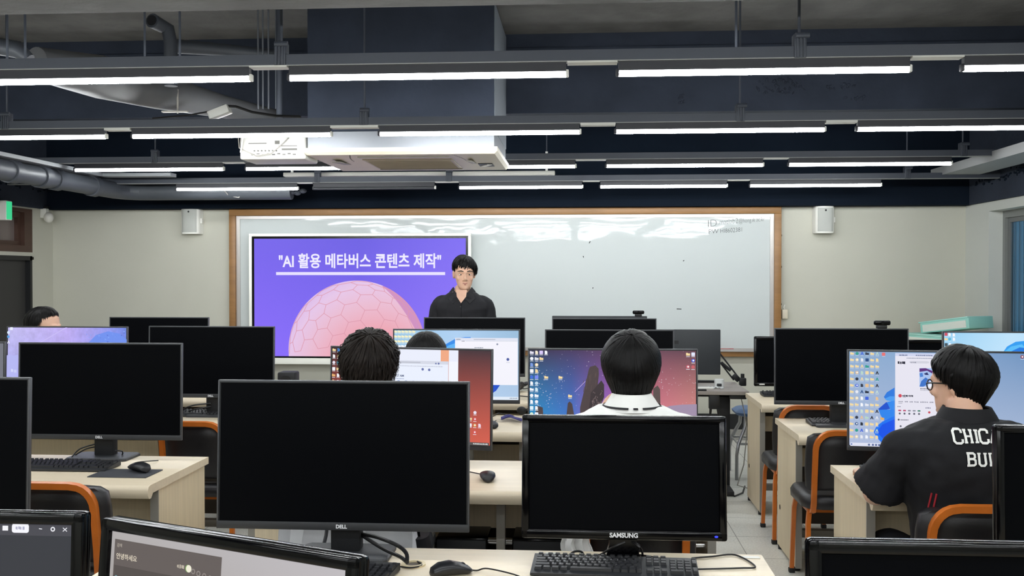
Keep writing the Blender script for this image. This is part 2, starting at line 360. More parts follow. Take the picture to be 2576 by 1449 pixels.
def hanger(t, x, y, z, top=ZS):
    MB().cyl((x, 0, 0.12), (x, 0, top - z), 0.006, 8).build('hanger_rod', M_rail, t)
    m = MB().box((x, -0.0, 0.10), (0.05, 0.056, 0.10), 0.004)
    for k in (-0.014, 0, 0.014): m.box((x + k, -0.03, 0.095), (0.006, 0.006, 0.085))
    m.cyl((x - 0.02, -0.03, 0.14), (x + 0.035, -0.03, 0.14), 0.012, 8)
    m.build('bracket', M_rail, t)
def make_lamp(xc, y, z, L, label, lit=True, tube=None, group='tube lamps hung below the rails'):
    t = thing('tube_lamp', label, 'lamp', (xc, y, z), 0, group)
    MB().span((-L / 2 + 0.01, -0.016, 0.011), (L / 2 - 0.01, 0.016, 0.049)).build('housing', M_house, t, False)
    MB().tube([(-L / 2 + 0.012, 0, 0), (L / 2 - 0.012, 0, 0)], 0.0125, 12).build('lamp_tube', (tube or M_tube) if lit else M_dead, t)
    for s in (-1, 1): MB().box((s * (L / 2 - 0.006), 0, 0.004), (0.014, 0.03, 0.03), 0.004).build('end_cap', M_house if s < 0 else M_white, t)
    return t
ORD = ['leftmost', 'second from left', 'third from left', 'fourth from left', 'fifth from left', 'rightmost']
for row, (y, z) in ROWS.items():
    t = make_rail(row, y, z, {'first': 'grey steel lamp rail nearest the camera, above the first tube lamps', 'second': 'grey steel lamp rail in front of the air conditioner',
                              'third': 'grey steel lamp rail passing behind the air conditioner', 'fourth': 'grey steel lamp rail nearest the navy front beam'}[row])
    for px in {'first': (710, 2008), 'second': (20, 918, 1860), 'third': (392, 1170, 2420), 'fourth': (1130, 2280, 800)}[row]: hanger(t, X(px, y), y, z, 2.71 if row == 'third' else ZS)
    ls = LAMPS[row]
    for i, (a, b2) in enumerate(ls):
        x0, x1 = X(a, y), X(b2, y)
        o = ORD[i] if i < len(ls) - 1 else 'rightmost'
        lit = not (row == 'fourth' and i == 1)
        make_lamp((x0 + x1) / 2, y, z, x1 - x0, ('lit white tube lamp, %s on the %s lamp rail from the camera' if lit else 'unlit dark tube lamp, %s on the %s lamp rail from the camera') % (o, row), lit, M_tube4 if row == 'fourth' else None)
        if i < len(ls) - 1:
            g0, g1 = x1, X(ls[i + 1][0], y)
            MB().span((g0 - 0.005, -0.032, 0.036 if row in ('second',) else 0.043), (g1 + 0.005, 0.032, 0.05)).build('joint_plate', M_lip, t, False)
# rails and lamps over and behind the camera; the whiteboard mirrors them
for k, y in enumerate((2.5, 0.85, -0.8, -2.45)):
    z = 2.36
    t = make_rail('back', y, z, 'grey steel lamp rail over the back rows, ' + ('nearest the first row', 'over the camera', 'behind the camera', 'nearest the back wall')[k])
    for i in range(5):
        make_lamp(-3.55 + i * 1.36, y, z, 1.17, 'lit white tube lamp, %s on the rail %s' % (ORD[i], ('before the first row', 'over the camera', 'behind the camera', 'nearest the back wall')[k]), group='tube lamps over the back rows')

# ------------------------------------------------------------------ ceiling equipment
def acunit():
    ya, yb = 6.3, 7.26
    xl, xr = X(775, ya), X(1243, ya)
    zb = P(0, 386, ya).z
    t = thing('air_conditioner', 'white ceiling cassette air conditioner under the dark boxed housing', 'air conditioner', ((xl + xr) / 2, (ya + yb) / 2, zb))
    hw, hd = (xr - xl) / 2, (yb - ya) / 2
    MB().span((-hw, -hd, 0.012), (hw, hd, P(0, 340, ya).z - zb)).build('body', pm('galvanised_casing', (150, 154, 160), 0.4, metal=0.2, var=0.04, scale=5), t, False)
    m = MB(); ex = 0.022
    pts = [(-hw - ex, -hd - ex), (hw + ex, -hd - ex), (hw + ex, hd + ex), (-hw - ex, hd + ex)]
    m.loft([[Vector((x, y, 0.014)) for x, y in pts], [Vector((x, y, -0.012)) for x, y in pts], [Vector((x * 0.97, y * 0.97, -0.03)) for x, y in pts]])
    m.build('panel', M_cream, t, False)
    g = MB().span((-hw * 0.5, -hd * 0.5, -0.036), (hw * 0.5, hd * 0.62, -0.028), 0.003)
    for i in range(14): g.box((0, -hd * 0.42 + i * hd * 0.076, -0.038), (hw * 0.94, 0.006, 0.004))
    g.build('grille', pm('grey_beige_grille', (186, 176, 154), 0.5), t, False)
    for nm, a, b_ in (('louver', (-hw * 0.5, -hd * 0.80), (hw * 0.5, -hd * 0.68)), ('louver', (-hw * 0.5, hd * 0.74), (hw * 0.5, hd * 0.84)), ('louver', (-hw * 0.84, -hd * 0.5), (-hw * 0.74, hd * 0.5)), ('louver', (hw * 0.66, -hd * 0.5), (hw * 0.72, hd * 0.5))):
        MB().box(((a[0] + b_[0]) / 2, (a[1] + b_[1]) / 2, -0.032), (abs(b_[0] - a[0]), abs(b_[1] - a[1]), 0.006), 0.002, rot=(0.06, 0, 0)).build(nm, pm('louver_grey', (150, 146, 134), 0.5), t, False)
    x, y = hw * 0.82, hd * 0.28
    MB().span((x - 0.05, y - 0.09, -0.034), (x + 0.05, y + 0.09, -0.027)).build('sensor_recess', M_black, t, False)
    MB().box((x, y, -0.036), (0.035, 0.12, 0.006), 0.002, rot=(0, 0, 0.5)).build('sensor', M_white, t, False)
    for s in (-1, 1):
        m = MB()
        for q in range(10): m.box((s * hw * 0.55 + s * 0.05 * math.sin(q / 9 * 1.5), -hd + 0.02 + q * 0.035, -0.03), (0.003, 0.035, 0.003))
        m.build('seam', pm('seam_grey', (120, 116, 104), 0.6), t, False)
    # boxed dark housing above it
    hb = MB().span((xl, ya, P(0, 340, ya).z + 0.002), (xr, yb, ZS - 0.03))
    o = hb.build('boxed_housing', [M_dark], None, False); tag(o, 'dark painted box hung from the ceiling above the air conditioner', 'housing')
    MB().span((xr + 0.0005, ya + 0.01, P(0, 340, ya).z), (xr + 0.004, yb, ZS - 0.03)).build('lit_side', pm('lit_side_grey', (124, 130, 138), 0.7), o, False)  # pale sheet over the box side, lamp light put into its colour
acunit()
# projector
y0 = 6.3
pc = P(686, 372, y0); sc = 6.3 / F_PX
t = thing('projector', 'white projector hanging left of the air conditioner', 'projector', (pc.x, y0, pc.z))
pw, ph, pd = 172 * sc, 58 * sc, 0.30
MB().box((0, pd / 2, 0), (pw, pd, ph), 0.012, seg=3).build('case', pm('projector_white', (206, 204, 197), 0.45), t)
pn = MB()
for i in range(7): pn.cyl((-0.12 + i * 0.024, 0.002, -0.018), (-0.12 + i * 0.024, -0.004, -0.018), 0.0055, 10, mi=0)
for i in range(9): pn.box((-0.13 + i * 0.034, 0.0, -0.043 + 0.005 * (i % 2)), (0.02, 0.004, 0.008))
pn.box((0.03, 0, 0.035), (0.03, 0.006, 0.022)).box((-0.1, 0, 0.03), (0.12, 0.003, 0.006)).box((0.1, 0, 0.012), (0.12, 0.003, 0.004)).box((0.11, 0, -0.01), (0.1, 0.003, 0.012))
pn.build('port_panel', pm('port_grey', (92, 90, 84), 0.5), t, False)
MB().cyl((0, pd / 2, ph / 2), (0, pd / 2, ZS - pc.z), 0.022).box((0, pd / 2, ph / 2 + 0.02), (0.16, 0.16, 0.02), 0.003).build('ceiling_mount', M_rail, t)
MB().tube([(-pw / 2 + 0.03, -0.01, 0.14), (-pw / 2 + 0.025, -0.02, 0.05), (-pw / 2 + 0.01, -0.012, -0.03)], 0.006).build('cable', M_white, t)
MB().tube([(-pw / 2 - 0.02, 0.02, 0.1), (-pw / 2 + 0.0, -0.01, 0.0), (-0.1, -0.03, -0.055), (0.0, -0.03, -0.04), (0.08, -0.02, 0.03), (0.11, 0.0, 0.07)], 0.0035, 6).build('cable', M_edge, t)
# roll-up projection screen case
a = P(715, 440, 8.6); c = P(1396, 440, 8.6)
t = thing('projection_screen', 'long slim white case of a rolled up screen behind the air conditioner', 'projection screen', ((a.x + c.x) / 2, 8.6, a.z))
L = c.x - a.x
MB().box((0, 0, 0.0), (L, 0.07, 0.035), 0.006).build('case', pm('screen_case', (196, 194, 186), 0.5), t)
for s in (-1, 1): MB().box((s * L * 0.47, 0, 0.1), (0.02, 0.02, 0.17)).build('bracket', M_white, t)
for s in (-1, 1): MB().cyl((s * L * 0.47, 0, 0.18), (s * L * 0.47, 0, ZS - a.z), 0.005, 8).build('hanger_rod', M_rail, t)
# bundle of conduits left of the dark box
for i, px in enumerate((651, 663, 677, 696)):
    x = X(px, 6.45); m = MB().cyl((x, 6.45, 2.62), (x, 6.45, ZS), 0.006, 8).box((x, 6.45, 2.9), (0.02, 0.02, 0.012))
    tag(m.build('conduit', pm('grey_conduit', (96, 100, 106), 0.4), None), 'thin grey upright conduit left of the dark box, %s of four' % ('leftmost', 'second', 'third', 'rightmost')[i], 'conduit', 'upright conduits beside the dark box')
for px, y, lab in ((22, 4.6, 'thin ceiling rod at the upper left corner, left of two'), (67, 4.6, 'thin ceiling rod at the upper left corner, right of two'), (367, 4.9, 'thin ceiling rod left of the open pipe elbow'), (455, 4.9, 'thin ceiling rod right of the open pipe elbow'), (1850, 4.5, 'thin ceiling rod left of the right rail bracket')):
    x = X(px, y); tag(MB().cyl((x, y, 2.50), (x, y, ZS), 0.006, 8).box((x, y, 2.5), (0.03, 0.03, 0.01)).build('threaded_rod', M_rail, None), lab, 'rod', 'threaded rods under the slab')
# open elbow pipe
M_pipe = pm('grey_drain_pipe', (60, 64, 71), 0.5)
e = P(408, 66, 5.6); q = P(424, 105, 5.6)
m = MB(); m.tube([e + Vector((-0.02, -0.09, 0.01)), e, e + Vector((0.02, 0.03, -0.005)), q + Vector((0, 0.03, 0)), q + Vector((0, 0.03, -0.25))], [0.042, 0.038, 0.038, 0.038, 0.038], 16)
t = m.build('pipe_elbow', M_pipe, None); tag(t, 'open grey pipe elbow pointing at the camera under the slab', 'pipe')
MB().cyl(e + Vector((-0.022, -0.094, 0.011)), e + Vector((-0.021, -0.089, 0.0105)), 0.03, 16).build('opening', M_black, t)
# big round duct coming down from the left
pts = [P(90, 160, 5.2), P(250, 193, 5.6), P(400, 230, 6.0), P(560, 268, 6.4), P(690, 297, 6.7)]
m = MB(); m.tube(pts, [0.09, 0.125, 0.11, 0.075, 0.06], 24)
t = tag(m.build('air_duct', pm('duct_wrap', (92, 93, 95), 0.45, var=0.1, scale=6), None), 'wide grey round air duct slanting down behind the first lamps', 'duct')
MB().tube([P(447, 225, 6.0), P(447, 285, 6.0)], 0.006, 8).box(P(440, 281, 6.0), (0.16, 0.03, 0.008)).build('hanger_strap', M_edge, t)
m = MB().tube([P(420, 115, 6.4), P(560, 125, 6.45), P(690, 138, 6.5)], [0.05, 0.04, 0.035], 16)
tag(m.build('drain_pipe', M_pipe, None), 'slim grey pipe running right behind the first lamp rail', 'pipe')
t = thing('junction_box', 'small white electrical box with loose cable on the second rail', 'box', P(553, 283, 5.9))
MB().box((0, 0, 0), (0.13, 0.07, 0.05), 0.004, rot=(0, -0.35, 0)).build('case', M_white, t)
MB().tube([(0.02, 0, 0.04), (0.1, 0, 0.035), (0.2, 0, 0.0), (0.35, 0, -0.025), (0.5, 0, -0.03)], 0.008, 8).build('cable', M_cable, t)
MB().tube([(-0.05, 0, 0.01), (-0.2, 0, -0.015), (-0.42, 0, -0.03)], 0.005, 8).build('cable', M_cable, t)
for x0_, x1_, y_, lab in ((0, 120, 4.75, 'wrapped grey pipe end at the upper left edge'),):
    m = MB().tube([P(-30, 112, 4.9), P(45, 125, 4.9), P(75, 150, 4.9)], [0.045, 0.045, 0.03], 14)
    tag(m.build('wrapped_pipe', M_pipe, None), lab, 'pipe')
# drain pipe along the left wall turning along the front
m = MB(); el = P(315, 478, 8.75)
el.z -= 0.02; r_ = 0.075
xp = el.x
pts = [(xp, 6.2, el.z), (xp, 8.5, el.z), (xp + 0.04, 8.66, el.z), (xp + 0.14, 8.74, el.z), (xp + 0.3, 8.75, el.z), (X(735, 8.75), 8.75, el.z + 0.0)]
m.tube(pts, r_, 20)
t = tag(m.build('drain_pipe', pm('grey_waste_pipe', (64, 68, 74), 0.5), None), 'thick grey waste pipe along the left wall turning at the front beam', 'pipe')
for yy in (6.4, 6.9, 7.3, 7.5, 8.1):
    waste = t
    MB().cyl((xp, yy, el.z), (xp, yy + 0.09, el.z), r_ + 0.012, 20).build('collar', M_pipe, t)
# cable trays
m = MB(); za = P(300, 437, 8.2).z - 0.03
m.span((xp - 0.02, 5.6, za), (xp + 0.10, 8.2, za + 0.028)).span((xp - 0.02, 8.12, za), (X(440, 8.2), 8.24, za + 0.028))
tag(m.build('cable_tray', pm('tray_grey', (128, 131, 134), 0.5), None, False), 'slim grey cable tray above the thick waste pipe', 'cable tray')
m = MB(); xt = X(2410, 8.5); zt = P(2400, 440, 8.5).z
m.span((xt - 0.12, 6.2, zt), (xt + 0.14, 8.75, zt + 0.03)).span((xt - 0.14, 6.2, zt), (xt - 0.12, 8.75, zt + 0.07)).span((xt + 0.14, 6.2, zt), (xt + 0.16, 8.75, zt + 0.07))
tag(m.build('cable_tray', pm('tray_pale', (150, 152, 152), 0.55), None, False), 'wide pale cable tray near the right wall', 'cable tray')
m = MB().tube([P(560, 474, 8.6), P(575, 492, 8.7), P(600, 497, 8.7), P(622, 478, 8.7)], 0.005, 8)
m.tube([P(500, 474, 8.7), P(530, 483, 8.7), P(580, 480, 8.7)], 0.005, 8)
tag(m.build('loose_cable', M_edge, None), 'loose grey cable loops hanging under the leftmost fourth rail lamp', 'cable')
m = MB()
for i in range(9):
    m.ell(P(650 + i * 14, 483 + 3 * math.sin(i * 2.1), 8.75) + Vector((0, 0, 0.0)), (0.035, 0.03, 0.022), n=8, m=6)
m.build('wrapped_hose', M_pipe, waste)
# ================================================================== lit displays
class Scr:
    """picture on a display: flat layers on the plane y = 0 facing -y; u to the right, v downwards, both 0..1"""
    def __init__(s, w, h, base):
        s.w, s.h, s.mb, s.mats, s.n, s.d = w, h, MB(), [base], 0, 0.00012
        s.mb.poly([s.p(0, 0), s.p(0, 1), s.p(1, 1), s.p(1, 0)])
    def p(s, u, v): return Vector(((u - 0.5) * s.w, -s.n * s.d, (0.5 - v) * s.h))
    def mi(s, c):
        m = em(c) if not isinstance(c, bpy.types.Material) else c
        if m not in s.mats: s.mats.append(m)
        return s.mats.index(m)
    def poly(s, pts, c): s.n += 1; s.mb.poly([s.p(*q) for q in pts], s.mi(c)); return s
    def rect(s, a, b, c_, d, c): return s.poly([(a, b), (a, d), (c_, d), (c_, b)], c)
    def disc(s, u, v, r, c, n=20, sq=1.0):
        k = s.h / s.w
        return s.poly([(u + r * k * math.cos(-2 * PI * i / n), v + r * sq * math.sin(-2 * PI * i / n)) for i in range(n)], c)
    def rrect(s, a, b, c_, d, r, c):
        k = s.h / s.w; pts = []
        for cx, cy, a0 in ((c_ - r * k, b + r, -90), (c_ - r * k, d - r, 0), (a + r * k, d - r, 90), (a + r * k, b + r, 180)):
            for i in range(5):
                t = math.radians(a0 + i * 22.5); pts.append((cx + r * k * math.cos(t), cy + r * math.sin(t)))
        return s.poly(pts, c)
    def line(s, a, b, w, c, new=True):
        if new: s.n += 1
        A, B = s.p(*a), s.p(*b); t = (B - A).normalized(); nrm = Vector((t.z, 0, -t.x)) * w / 2
        s.mb.poly([A + nrm, A - nrm, B - nrm, B + nrm], s.mi(c)); return s
    def text(s, u, v, size, body, c, width=None, offset=0.0, shear=0.0):
        s.n += 1; put_text(s.mb, body, size, s.p(u, v), (1, 0, 0), (0, 0, 1), s.mi(c), offset, width, shear=shear); return s
    def squiggle(s, u, v, w, h, c, seed=0):
        """a row of illegible small print"""
        rnd = random.Random(seed); x = u; s.n += 1; i = s.mi(c)
        while x < u + w:
            d = rnd.uniform(0.25, 0.8) * h * s.h / s.w * 1.6
            s.mb.poly([s.p(x, v + h * rnd.uniform(0, 0.25)), s.p(x, v + h * rnd.uniform(0.75, 1)), s.p(x + d, v + h), s.p(x + d, v + h * rnd.uniform(0, 0.2))], i); x += d * 1.35
        return s
    def icon(s, u, v, k, c='f0d9a0', kind=0, lab='e8ecf4'):
        """desktop icon of height k centred at u, v with its caption"""
        a = k * s.h / s.w
        if kind == 0: s.poly([(u - a * .55, v - k * .38), (u - a * .55, v + k * .4), (u + a * .55, v + k * .4), (u + a * .55, v - k * .22), (u, v - k * .22), (u - a * .1, v - k * .38)], c)
        elif kind == 1: s.poly([(u - a * .38, v - k * .5), (u - a * .38, v + k * .5), (u + a * .38, v + k * .5), (u + a * .38, v - k * .2), (u + a * .12, v - k * .5)], c)
        elif kind == 2: s.disc(u, v, k * .48, c)
        elif kind == 3: s.rrect(u - a * .5, v - k * .5, u + a * .5, v + k * .5, k * .15, c)
        elif kind == 4: s.poly([(u - a * .1, v - k * .5), (u - a * .5, v + k * .5), (u - a * .22, v + k * .5), (u, v - k * .05), (u + a * .22, v + k * .5), (u + a * .5, v + k * .5), (u + a * .14, v - k * .5)], c)
        elif kind == 5: s.disc(u, v, k * .48, c); s.disc(u + a * .05, v - k * .02, k * .24, 'f4f6fa')
        if lab: s.rect(u - a * .5, v + k * .62, u + a * .5, v + k * .76, lab)
        return s
    def build(s, parent, y=0.0, z=0.0, name='screen'):
        o = s.mb.build(name, s.mats, parent, False); o.location = (0, y, z); return o

# ================================================================== front wall
YB0 = 9.27
def whiteboard():
    a = P(580, 527, YB0); b = P(1963, 893, YB0)
    x0, x1 = a.x, P(1963, 700, YB0).x; z1, z0 = P(1270, 524, YB0).z, P(1270, 893, YB0).z
    cx, cz = (x0 + x1) / 2, (z0 + z1) / 2; hw, hh = (x1 - x0) / 2, (z1 - z0) / 2
    t = thing('whiteboard', 'wide glossy whiteboard in a wooden frame on the front wall', 'whiteboard', (cx, YB0, cz))
    m = bpy.data.materials.new('glossy_whiteboard'); m.use_nodes = True; nt = m.node_tree; bs = nt.nodes['Principled BSDF']
    bs.inputs['Base Color'].default_value = lin((198, 204, 203)); bs.inputs['Roughness'].default_value = 0.03; bs.inputs['Specular IOR Level'].default_value = 0.15
    tc = nt.nodes.new('ShaderNodeTexCoord'); mp = nt.nodes.new('ShaderNodeMapping'); mp.inputs['Scale'].default_value = (1.2, 1, 1.6); nt.links.new(tc.outputs['Object'], mp.inputs[0])
    n = nt.nodes.new('ShaderNodeTexNoise'); n.inputs['Scale'].default_value = 2.2; n.inputs['Detail'].default_value = 1.5; nt.links.new(mp.outputs[0], n.inputs['Vector'])
    bp = nt.nodes.new('ShaderNodeBump'); bp.inputs['Strength'].default_value = 1.0; bp.inputs['Distance'].default_value = 0.0019
    nt.links.new(n.outputs['Fac'], bp.inputs['Height']); nt.links.new(bp.outputs[0], bs.inputs['Normal'])
    MB().span((-hw + 0.03, -0.008, -hh + 0.03), (hw - 0.03, 0.02, hh - 0.03)).build('board', m, t, False)
    fw = 0.062; Mo = pm('oak_frame', (146, 106, 62), 0.45, var=0.14, scale=3, stretch=(1, 4, 7)); f = MB()
    f.span((-hw, -0.05, hh - fw), (hw, 0.03, hh), 0.005).span((-hw, -0.05, -hh), (hw, 0.03, -hh + 0.048), 0.005)
    f.span((-hw, -0.049, -hh + 0.048), (-hw + fw, 0.03, hh - fw), 0.004).span((hw - fw, -0.049, -hh + 0.048), (hw, 0.03, hh - fw), 0.004)
    f.build('wooden_frame', Mo, t)
    al = 0.035; f = MB(); Ma = pm('aluminium_trim', (188, 184, 180), 0.35, metal=0.5)
    f.span((-hw + fw, -0.02, hh - fw - 0.03), (hw - fw, 0.0, hh - fw)).span((-hw + fw, -0.02, -hh + 0.048), (hw - fw, 0, -hh + 0.075))
    f.span((-hw + fw, -0.019, -hh + 0.075), (-hw + fw + al, 0, hh - fw - 0.03)).span((hw - fw - al, -0.019, -hh + 0.075), (hw - fw, 0, hh - fw - 0.03))
    f.span((-hw + fw, -0.075, -hh + 0.048), (hw - fw, -0.0, -hh + 0.055)).span((-hw + fw, -0.08, -hh + 0.048), (hw - fw, -0.072, -hh + 0.072))
    f.build('aluminium_trim', Ma, t, False)
    for i in range(6):
        MB().cyl((-hw + 0.55 + i * (2 * hw - 1.1) / 5, 0.0, hh), (-hw + 0.55 + i * (2 * hw - 1.1) / 5, 0.0, hh + 0.018), 0.006, 8).build('hook', M_metal, t)
    for k in (0.62, 0.2, -0.3): MB().ell((hw + 0.006, 0, hh * k), (0.008, 0.01, 0.012), n=10, m=6).build('hook', M_black, t)
    # handwriting
    w = MB(); ink = pm('marker_ink', (36, 40, 42), 0.6)
    def at(px, py): q = P(px, py, YB0); return Vector((q.x - cx, -0.0092, q.z - cz))
    u = (at(1923, 553) - at(1783, 563)).normalized(); up = Vector((0, 0, 1))
    put_text(w, 'ID', 0.095, at(1781, 571), u, up, 0, -0.0025)
    put_text(w, '.matlab2', 0.07, at(1806, 565), u, up, 0, -0.0015, width=(at(1856, 560) - at(1806, 565)).length)
    put_text(w, '@hong.ik ac.kr', 0.058, at(1858, 561), u, up, 0, -0.001, width=(at(1924, 557) - at(1859, 561)).length)
    put_text(w, 'PW', 0.06, at(1783, 588.5), u, up, 0, -0.001)
    put_text(w, 'HI8602381', 0.058, at(1812, 586.5), u, up, 0, -0.001, width=(at(1866, 583) - at(1812, 587)).length)
    for p0, p1 in (((1482, 612), (1485, 607)), ((1467, 644), (1468, 648)), ((1491, 726), (1492, 723)), ((1702, 777), (1714, 777.4)), ((1718, 657), (1721, 655))):
        A, B = at(*p0), at(*p1); d = (B - A).normalized(); nn = Vector((-d.z, 0, d.x)) * 0.004; w.poly([A - nn, B - nn, B + nn, A + nn])
    w.build('handwriting', ink, t, False)
    # marker pen on the tray
    q = P(1828, 877, YB0 - 0.04)
    p = thing('marker_pen', 'red marker pen lying on the whiteboard tray', 'marker', (q.x, YB0 - 0.045, z0 + 0.066))
    MB().cyl((-0.06, 0, 0), (0.02, 0, 0), 0.009, 12).build('barrel', pm('red_pen', (190, 52, 58), 0.4), p)
    MB().cyl((0.02, 0, 0), (0.062, 0, 0), 0.0095, 12).build('cap', pm('red_cap', (170, 30, 40), 0.35), p)
whiteboard()

def television():
    Y = 9.14
    x0, x1 = X(627, Y), X(1185, Y); z1, z0 = P(906, 587, Y).z, P(906, 917, Y).z
    w, h = x1 - x0, z1 - z0; cx, cz = (x0 + x1) / 2, (z0 + z1) / 2
    t = thing('television', 'large white framed wall display showing a purple slide', 'display', (cx, Y, cz))
    f = MB(); e = 0.027
    MB().span((-w / 2 + 0.01, 0.005, -h / 2 + 0.01), (w / 2 - 0.01, 0.07, h / 2 - 0.01)).build('back_case', M_white, t, False)
    lower = 0.058
    f.span((-w / 2, -0.012, h / 2 - e), (w / 2, 0.03, h / 2), 0.004).span((-w / 2, -0.012, -h / 2), (w / 2, 0.03, -h / 2 + lower), 0.004)
    f.span((-w / 2, -0.0118, -h / 2 + lower), (-w / 2 + e, 0.03, h / 2 - e), 0.003).span((w / 2 - e, -0.0118, -h / 2 + lower), (w / 2, 0.03, h / 2 - e), 0.003)
    f.build('frame', pm('bright_white_frame', (246, 246, 236), 0.35), t)
    MB().span((-w / 2 + e, -0.004, -h / 2 + lower), (w / 2 - e, 0.005, h / 2 - e)).build('bezel', M_gloss, t, False)
    sx0, sx1 = X(640, Y), X(1172, Y); sz1, sz0 = P(906, 600, Y).z, P(906, 897, Y).z
    sw, sh = sx1 - sx0, sz1 - sz0
    s = Scr(sw, sh, grad('purple_slide', [(112, 92, 232), (98, 82, 222), (118, 98, 238)], [(138, 108, 250), (128, 104, 246), (150, 120, 252)]))
    def uv(px, py): return ((X(px, Y) - sx0) / sw, (sz1 - P(px, py, Y).z) / sh)
    # ball with a honeycomb of lines
    cu, cv = uv(898, 881); R = 0.5 * (uv(1071, 881)[0] - uv(725, 881)[0]) * sw
    ctr = s.p(cu, cv)
    ball = disc_mat('pink_ball', ctr.x + 0.30 * R, ctr.z - 0.35 * R, R * 1.55, [(0.0, (240, 142, 144)), (0.38, (236, 160, 172)), (0.66, (232, 186, 208)), (0.84, (228, 196, 230)), (1.0, (214, 180, 232))])
    pts = []
    for i in range(73):
        a = PI - PI * 1.0 * i / 72; zz = ctr.z + R * math.sin(a); xx = ctr.x + R * math.cos(a)
        pts.append((xx / sw + 0.5, 0.5 - zz / sh))
    pts += [(pts[-1][0] - 0.001, 1.0), (pts[0][0] + 0.001, 1.0)]
    s.poly(pts, ball)
    # shaded side of the drawn ball
    rim = []
    for i in range(31):
        a = math.radians(68 - 68 * i / 30); rim.append((ctr.x + R * math.cos(a), ctr.z + R * math.sin(a)))
    inn = []
    for i in range(31):
        a = math.radians(0 + 68 * i / 30); k = 1 - 0.12 * math.sin(PI * (1 - i / 30) * 0.9 + 0.1); inn.append((ctr.x + R * k * math.cos(a), ctr.z + R * k * math.sin(a)))
    s.poly([(x / sw + 0.5, 0.5 - z / sh) for x, z in rim + inn], (206, 142, 190))
    bm = bmesh.new(); bmesh.ops.create_icosphere(bm, subdivisions=3, radius=1.0)
    rot = Euler((0.35, 0.25, 0.2)).to_matrix(); s.n += 1; li = s.mi((218, 148, 168))
    for e_ in bm.edges:
        if len(e_.link_faces) != 2: continue
        c0, c1 = [rot @ f_.calc_center_median().normalized() for f_ in e_.link_faces]
        if c0.y > 0.06 or c1.y > 0.06: continue
        A, B = [Vector((ctr.x + c.x * R * .995, -s.n * s.d, ctr.z + c.z * R * .995)) for c in (c0, c1)]
        if min(A.z, B.z) < -sh / 2 + 0.005: continue
        d = (B - A).normalized(); nn = Vector((-d.z, 0, d.x)) * 0.0025
        s.mb.poly([A - nn, B - nn, B + nn, A + nn], li)
    bm.free()
    # heading and its underline
    u0, v0 = uv(702, 671); u1, _ = uv(1110, 671)
    s.text(u0, v0, 0.145, '"AI 활용 메타버스 콘텐츠 제작"', (236, 232, 254), width=(u1 - u0) * sw, offset=0.0035)
    a, b = uv(695, 684.5), uv(1120, 692); s.rect(a[0], a[1], b[0], b[1], (228, 222, 252))
    s.build(t, -0.0052, (sz1 + sz0) / 2 - cz).location.x = (sx0 + sx1) / 2 - cx
television()

def wall_speaker(px0, px1, py0, py1, label):
    Y = 9.3; a, b = P(px0, py0, Y - 0.13), P(px1, py1, Y - 0.13)
    w, h = b.x - a.x, a.z - b.z; cx, cz = (a.x + b.x) / 2, (a.z + b.z) / 2
    t = thing('wall_speaker', label, 'speaker', (cx, Y, cz), 0, 'white speakers high on the front wall')
    def prof(z, k=1.0, y0=-0.002): return [Vector((k * w / 2 * math.sin(math.radians(-90 + 180 * i / 16)), y0 - 0.13 * max(0, math.cos(math.radians(-90 + 180 * i / 16))) ** 0.3, z)) for i in range(17)]
    MB().loft([prof(-h / 2, 0.95), prof(-h / 2 + 0.01), prof(h / 2 - 0.01), prof(h / 2, 0.95)]).build('cabinet', M_white, t)
    def g(z): return [Vector((0.82 * w / 2 * math.sin(math.radians(-70 + 140 * i / 12)), -0.008 - 0.13 * math.cos(math.radians(-70 + 140 * i / 12)) ** 0.16, z)) for i in range(13)] + [Vector((0, -0.03, z))]
    MB().loft([g(-h * 0.44), g(h * 0.44)]).build('grille', pm('speaker_grille', (186, 188, 182), 0.6, bump=0.4, bscale=400), t)
    MB().ell((0.0, -0.139, h * 0.34), (0.009, 0.004, 0.009), n=10, m=6).build('badge', M_black, t)
    MB().box((w / 2 + 0.004, -0.05, 0), (0.016, 0.05, 0.05), 0.006).build('bracket', M_white, t)
wall_speaker(451, 499, 522, 588, 'white wall speaker left of the whiteboard')
wall_speaker(2052, 2102, 518, 586, 'white wall speaker right of the whiteboard')
q = P(98, 540, 8.98)
t = thing('motion_sensor', 'small white domed sensor at the top left wall corner', 'sensor', (XL, 9.1, q.z + 0.0))
MB().box((0.03, 0, 0.02), (0.06, 0.06, 0.09), 0.008).build('bracket', M_white, t); MB().ell((0.075, -0.01, -0.02), (0.045, 0.045, 0.05)).build('dome', pm('sensor_dome', (216, 214, 206), 0.3), t)
MB().span((0, -0.02, 0.07), (0.07, 0.02, 0.085)).build('cap', M_black, t)
t = thing('exit_sign', 'green lit exit sign at the left edge', 'sign', (XL + 0.0, 8.38, P(0, 530, 8.4).z))
MB().box((0.06, 0, 0), (0.1, 0.09, 0.17), 0.004).build('case', M_white, t, False); MB().box((0.112, 0, 0), (0.004, 0.08, 0.155)).build('light_panel', em((60, 205, 140)), t, False)
q = P(1968, 790, 9.28)
t = thing('cable_outlet', 'cream outlet box with cord beside the whiteboard frame', 'outlet', (q.x + 0.02, 9.295, q.z))
MB().box((0, -0.02, 0), (0.05, 0.04, 0.085), 0.004).build('box', M_cream, t); MB().tube([(0, -0.03, 0.04), (-0.01, -0.03, 0.06), (0, -0.025, 0.085)], 0.004, 6).build('cord', M_white, t)
t = thing('cabinet', 'low cream cabinet against the right wall at the front', 'cabinet', (2.95, 8.75, 0))
MB().box((0, 0, 0.46), (0.9, 0.9, 0.90), 0.006).build('body', M_woodV, t)
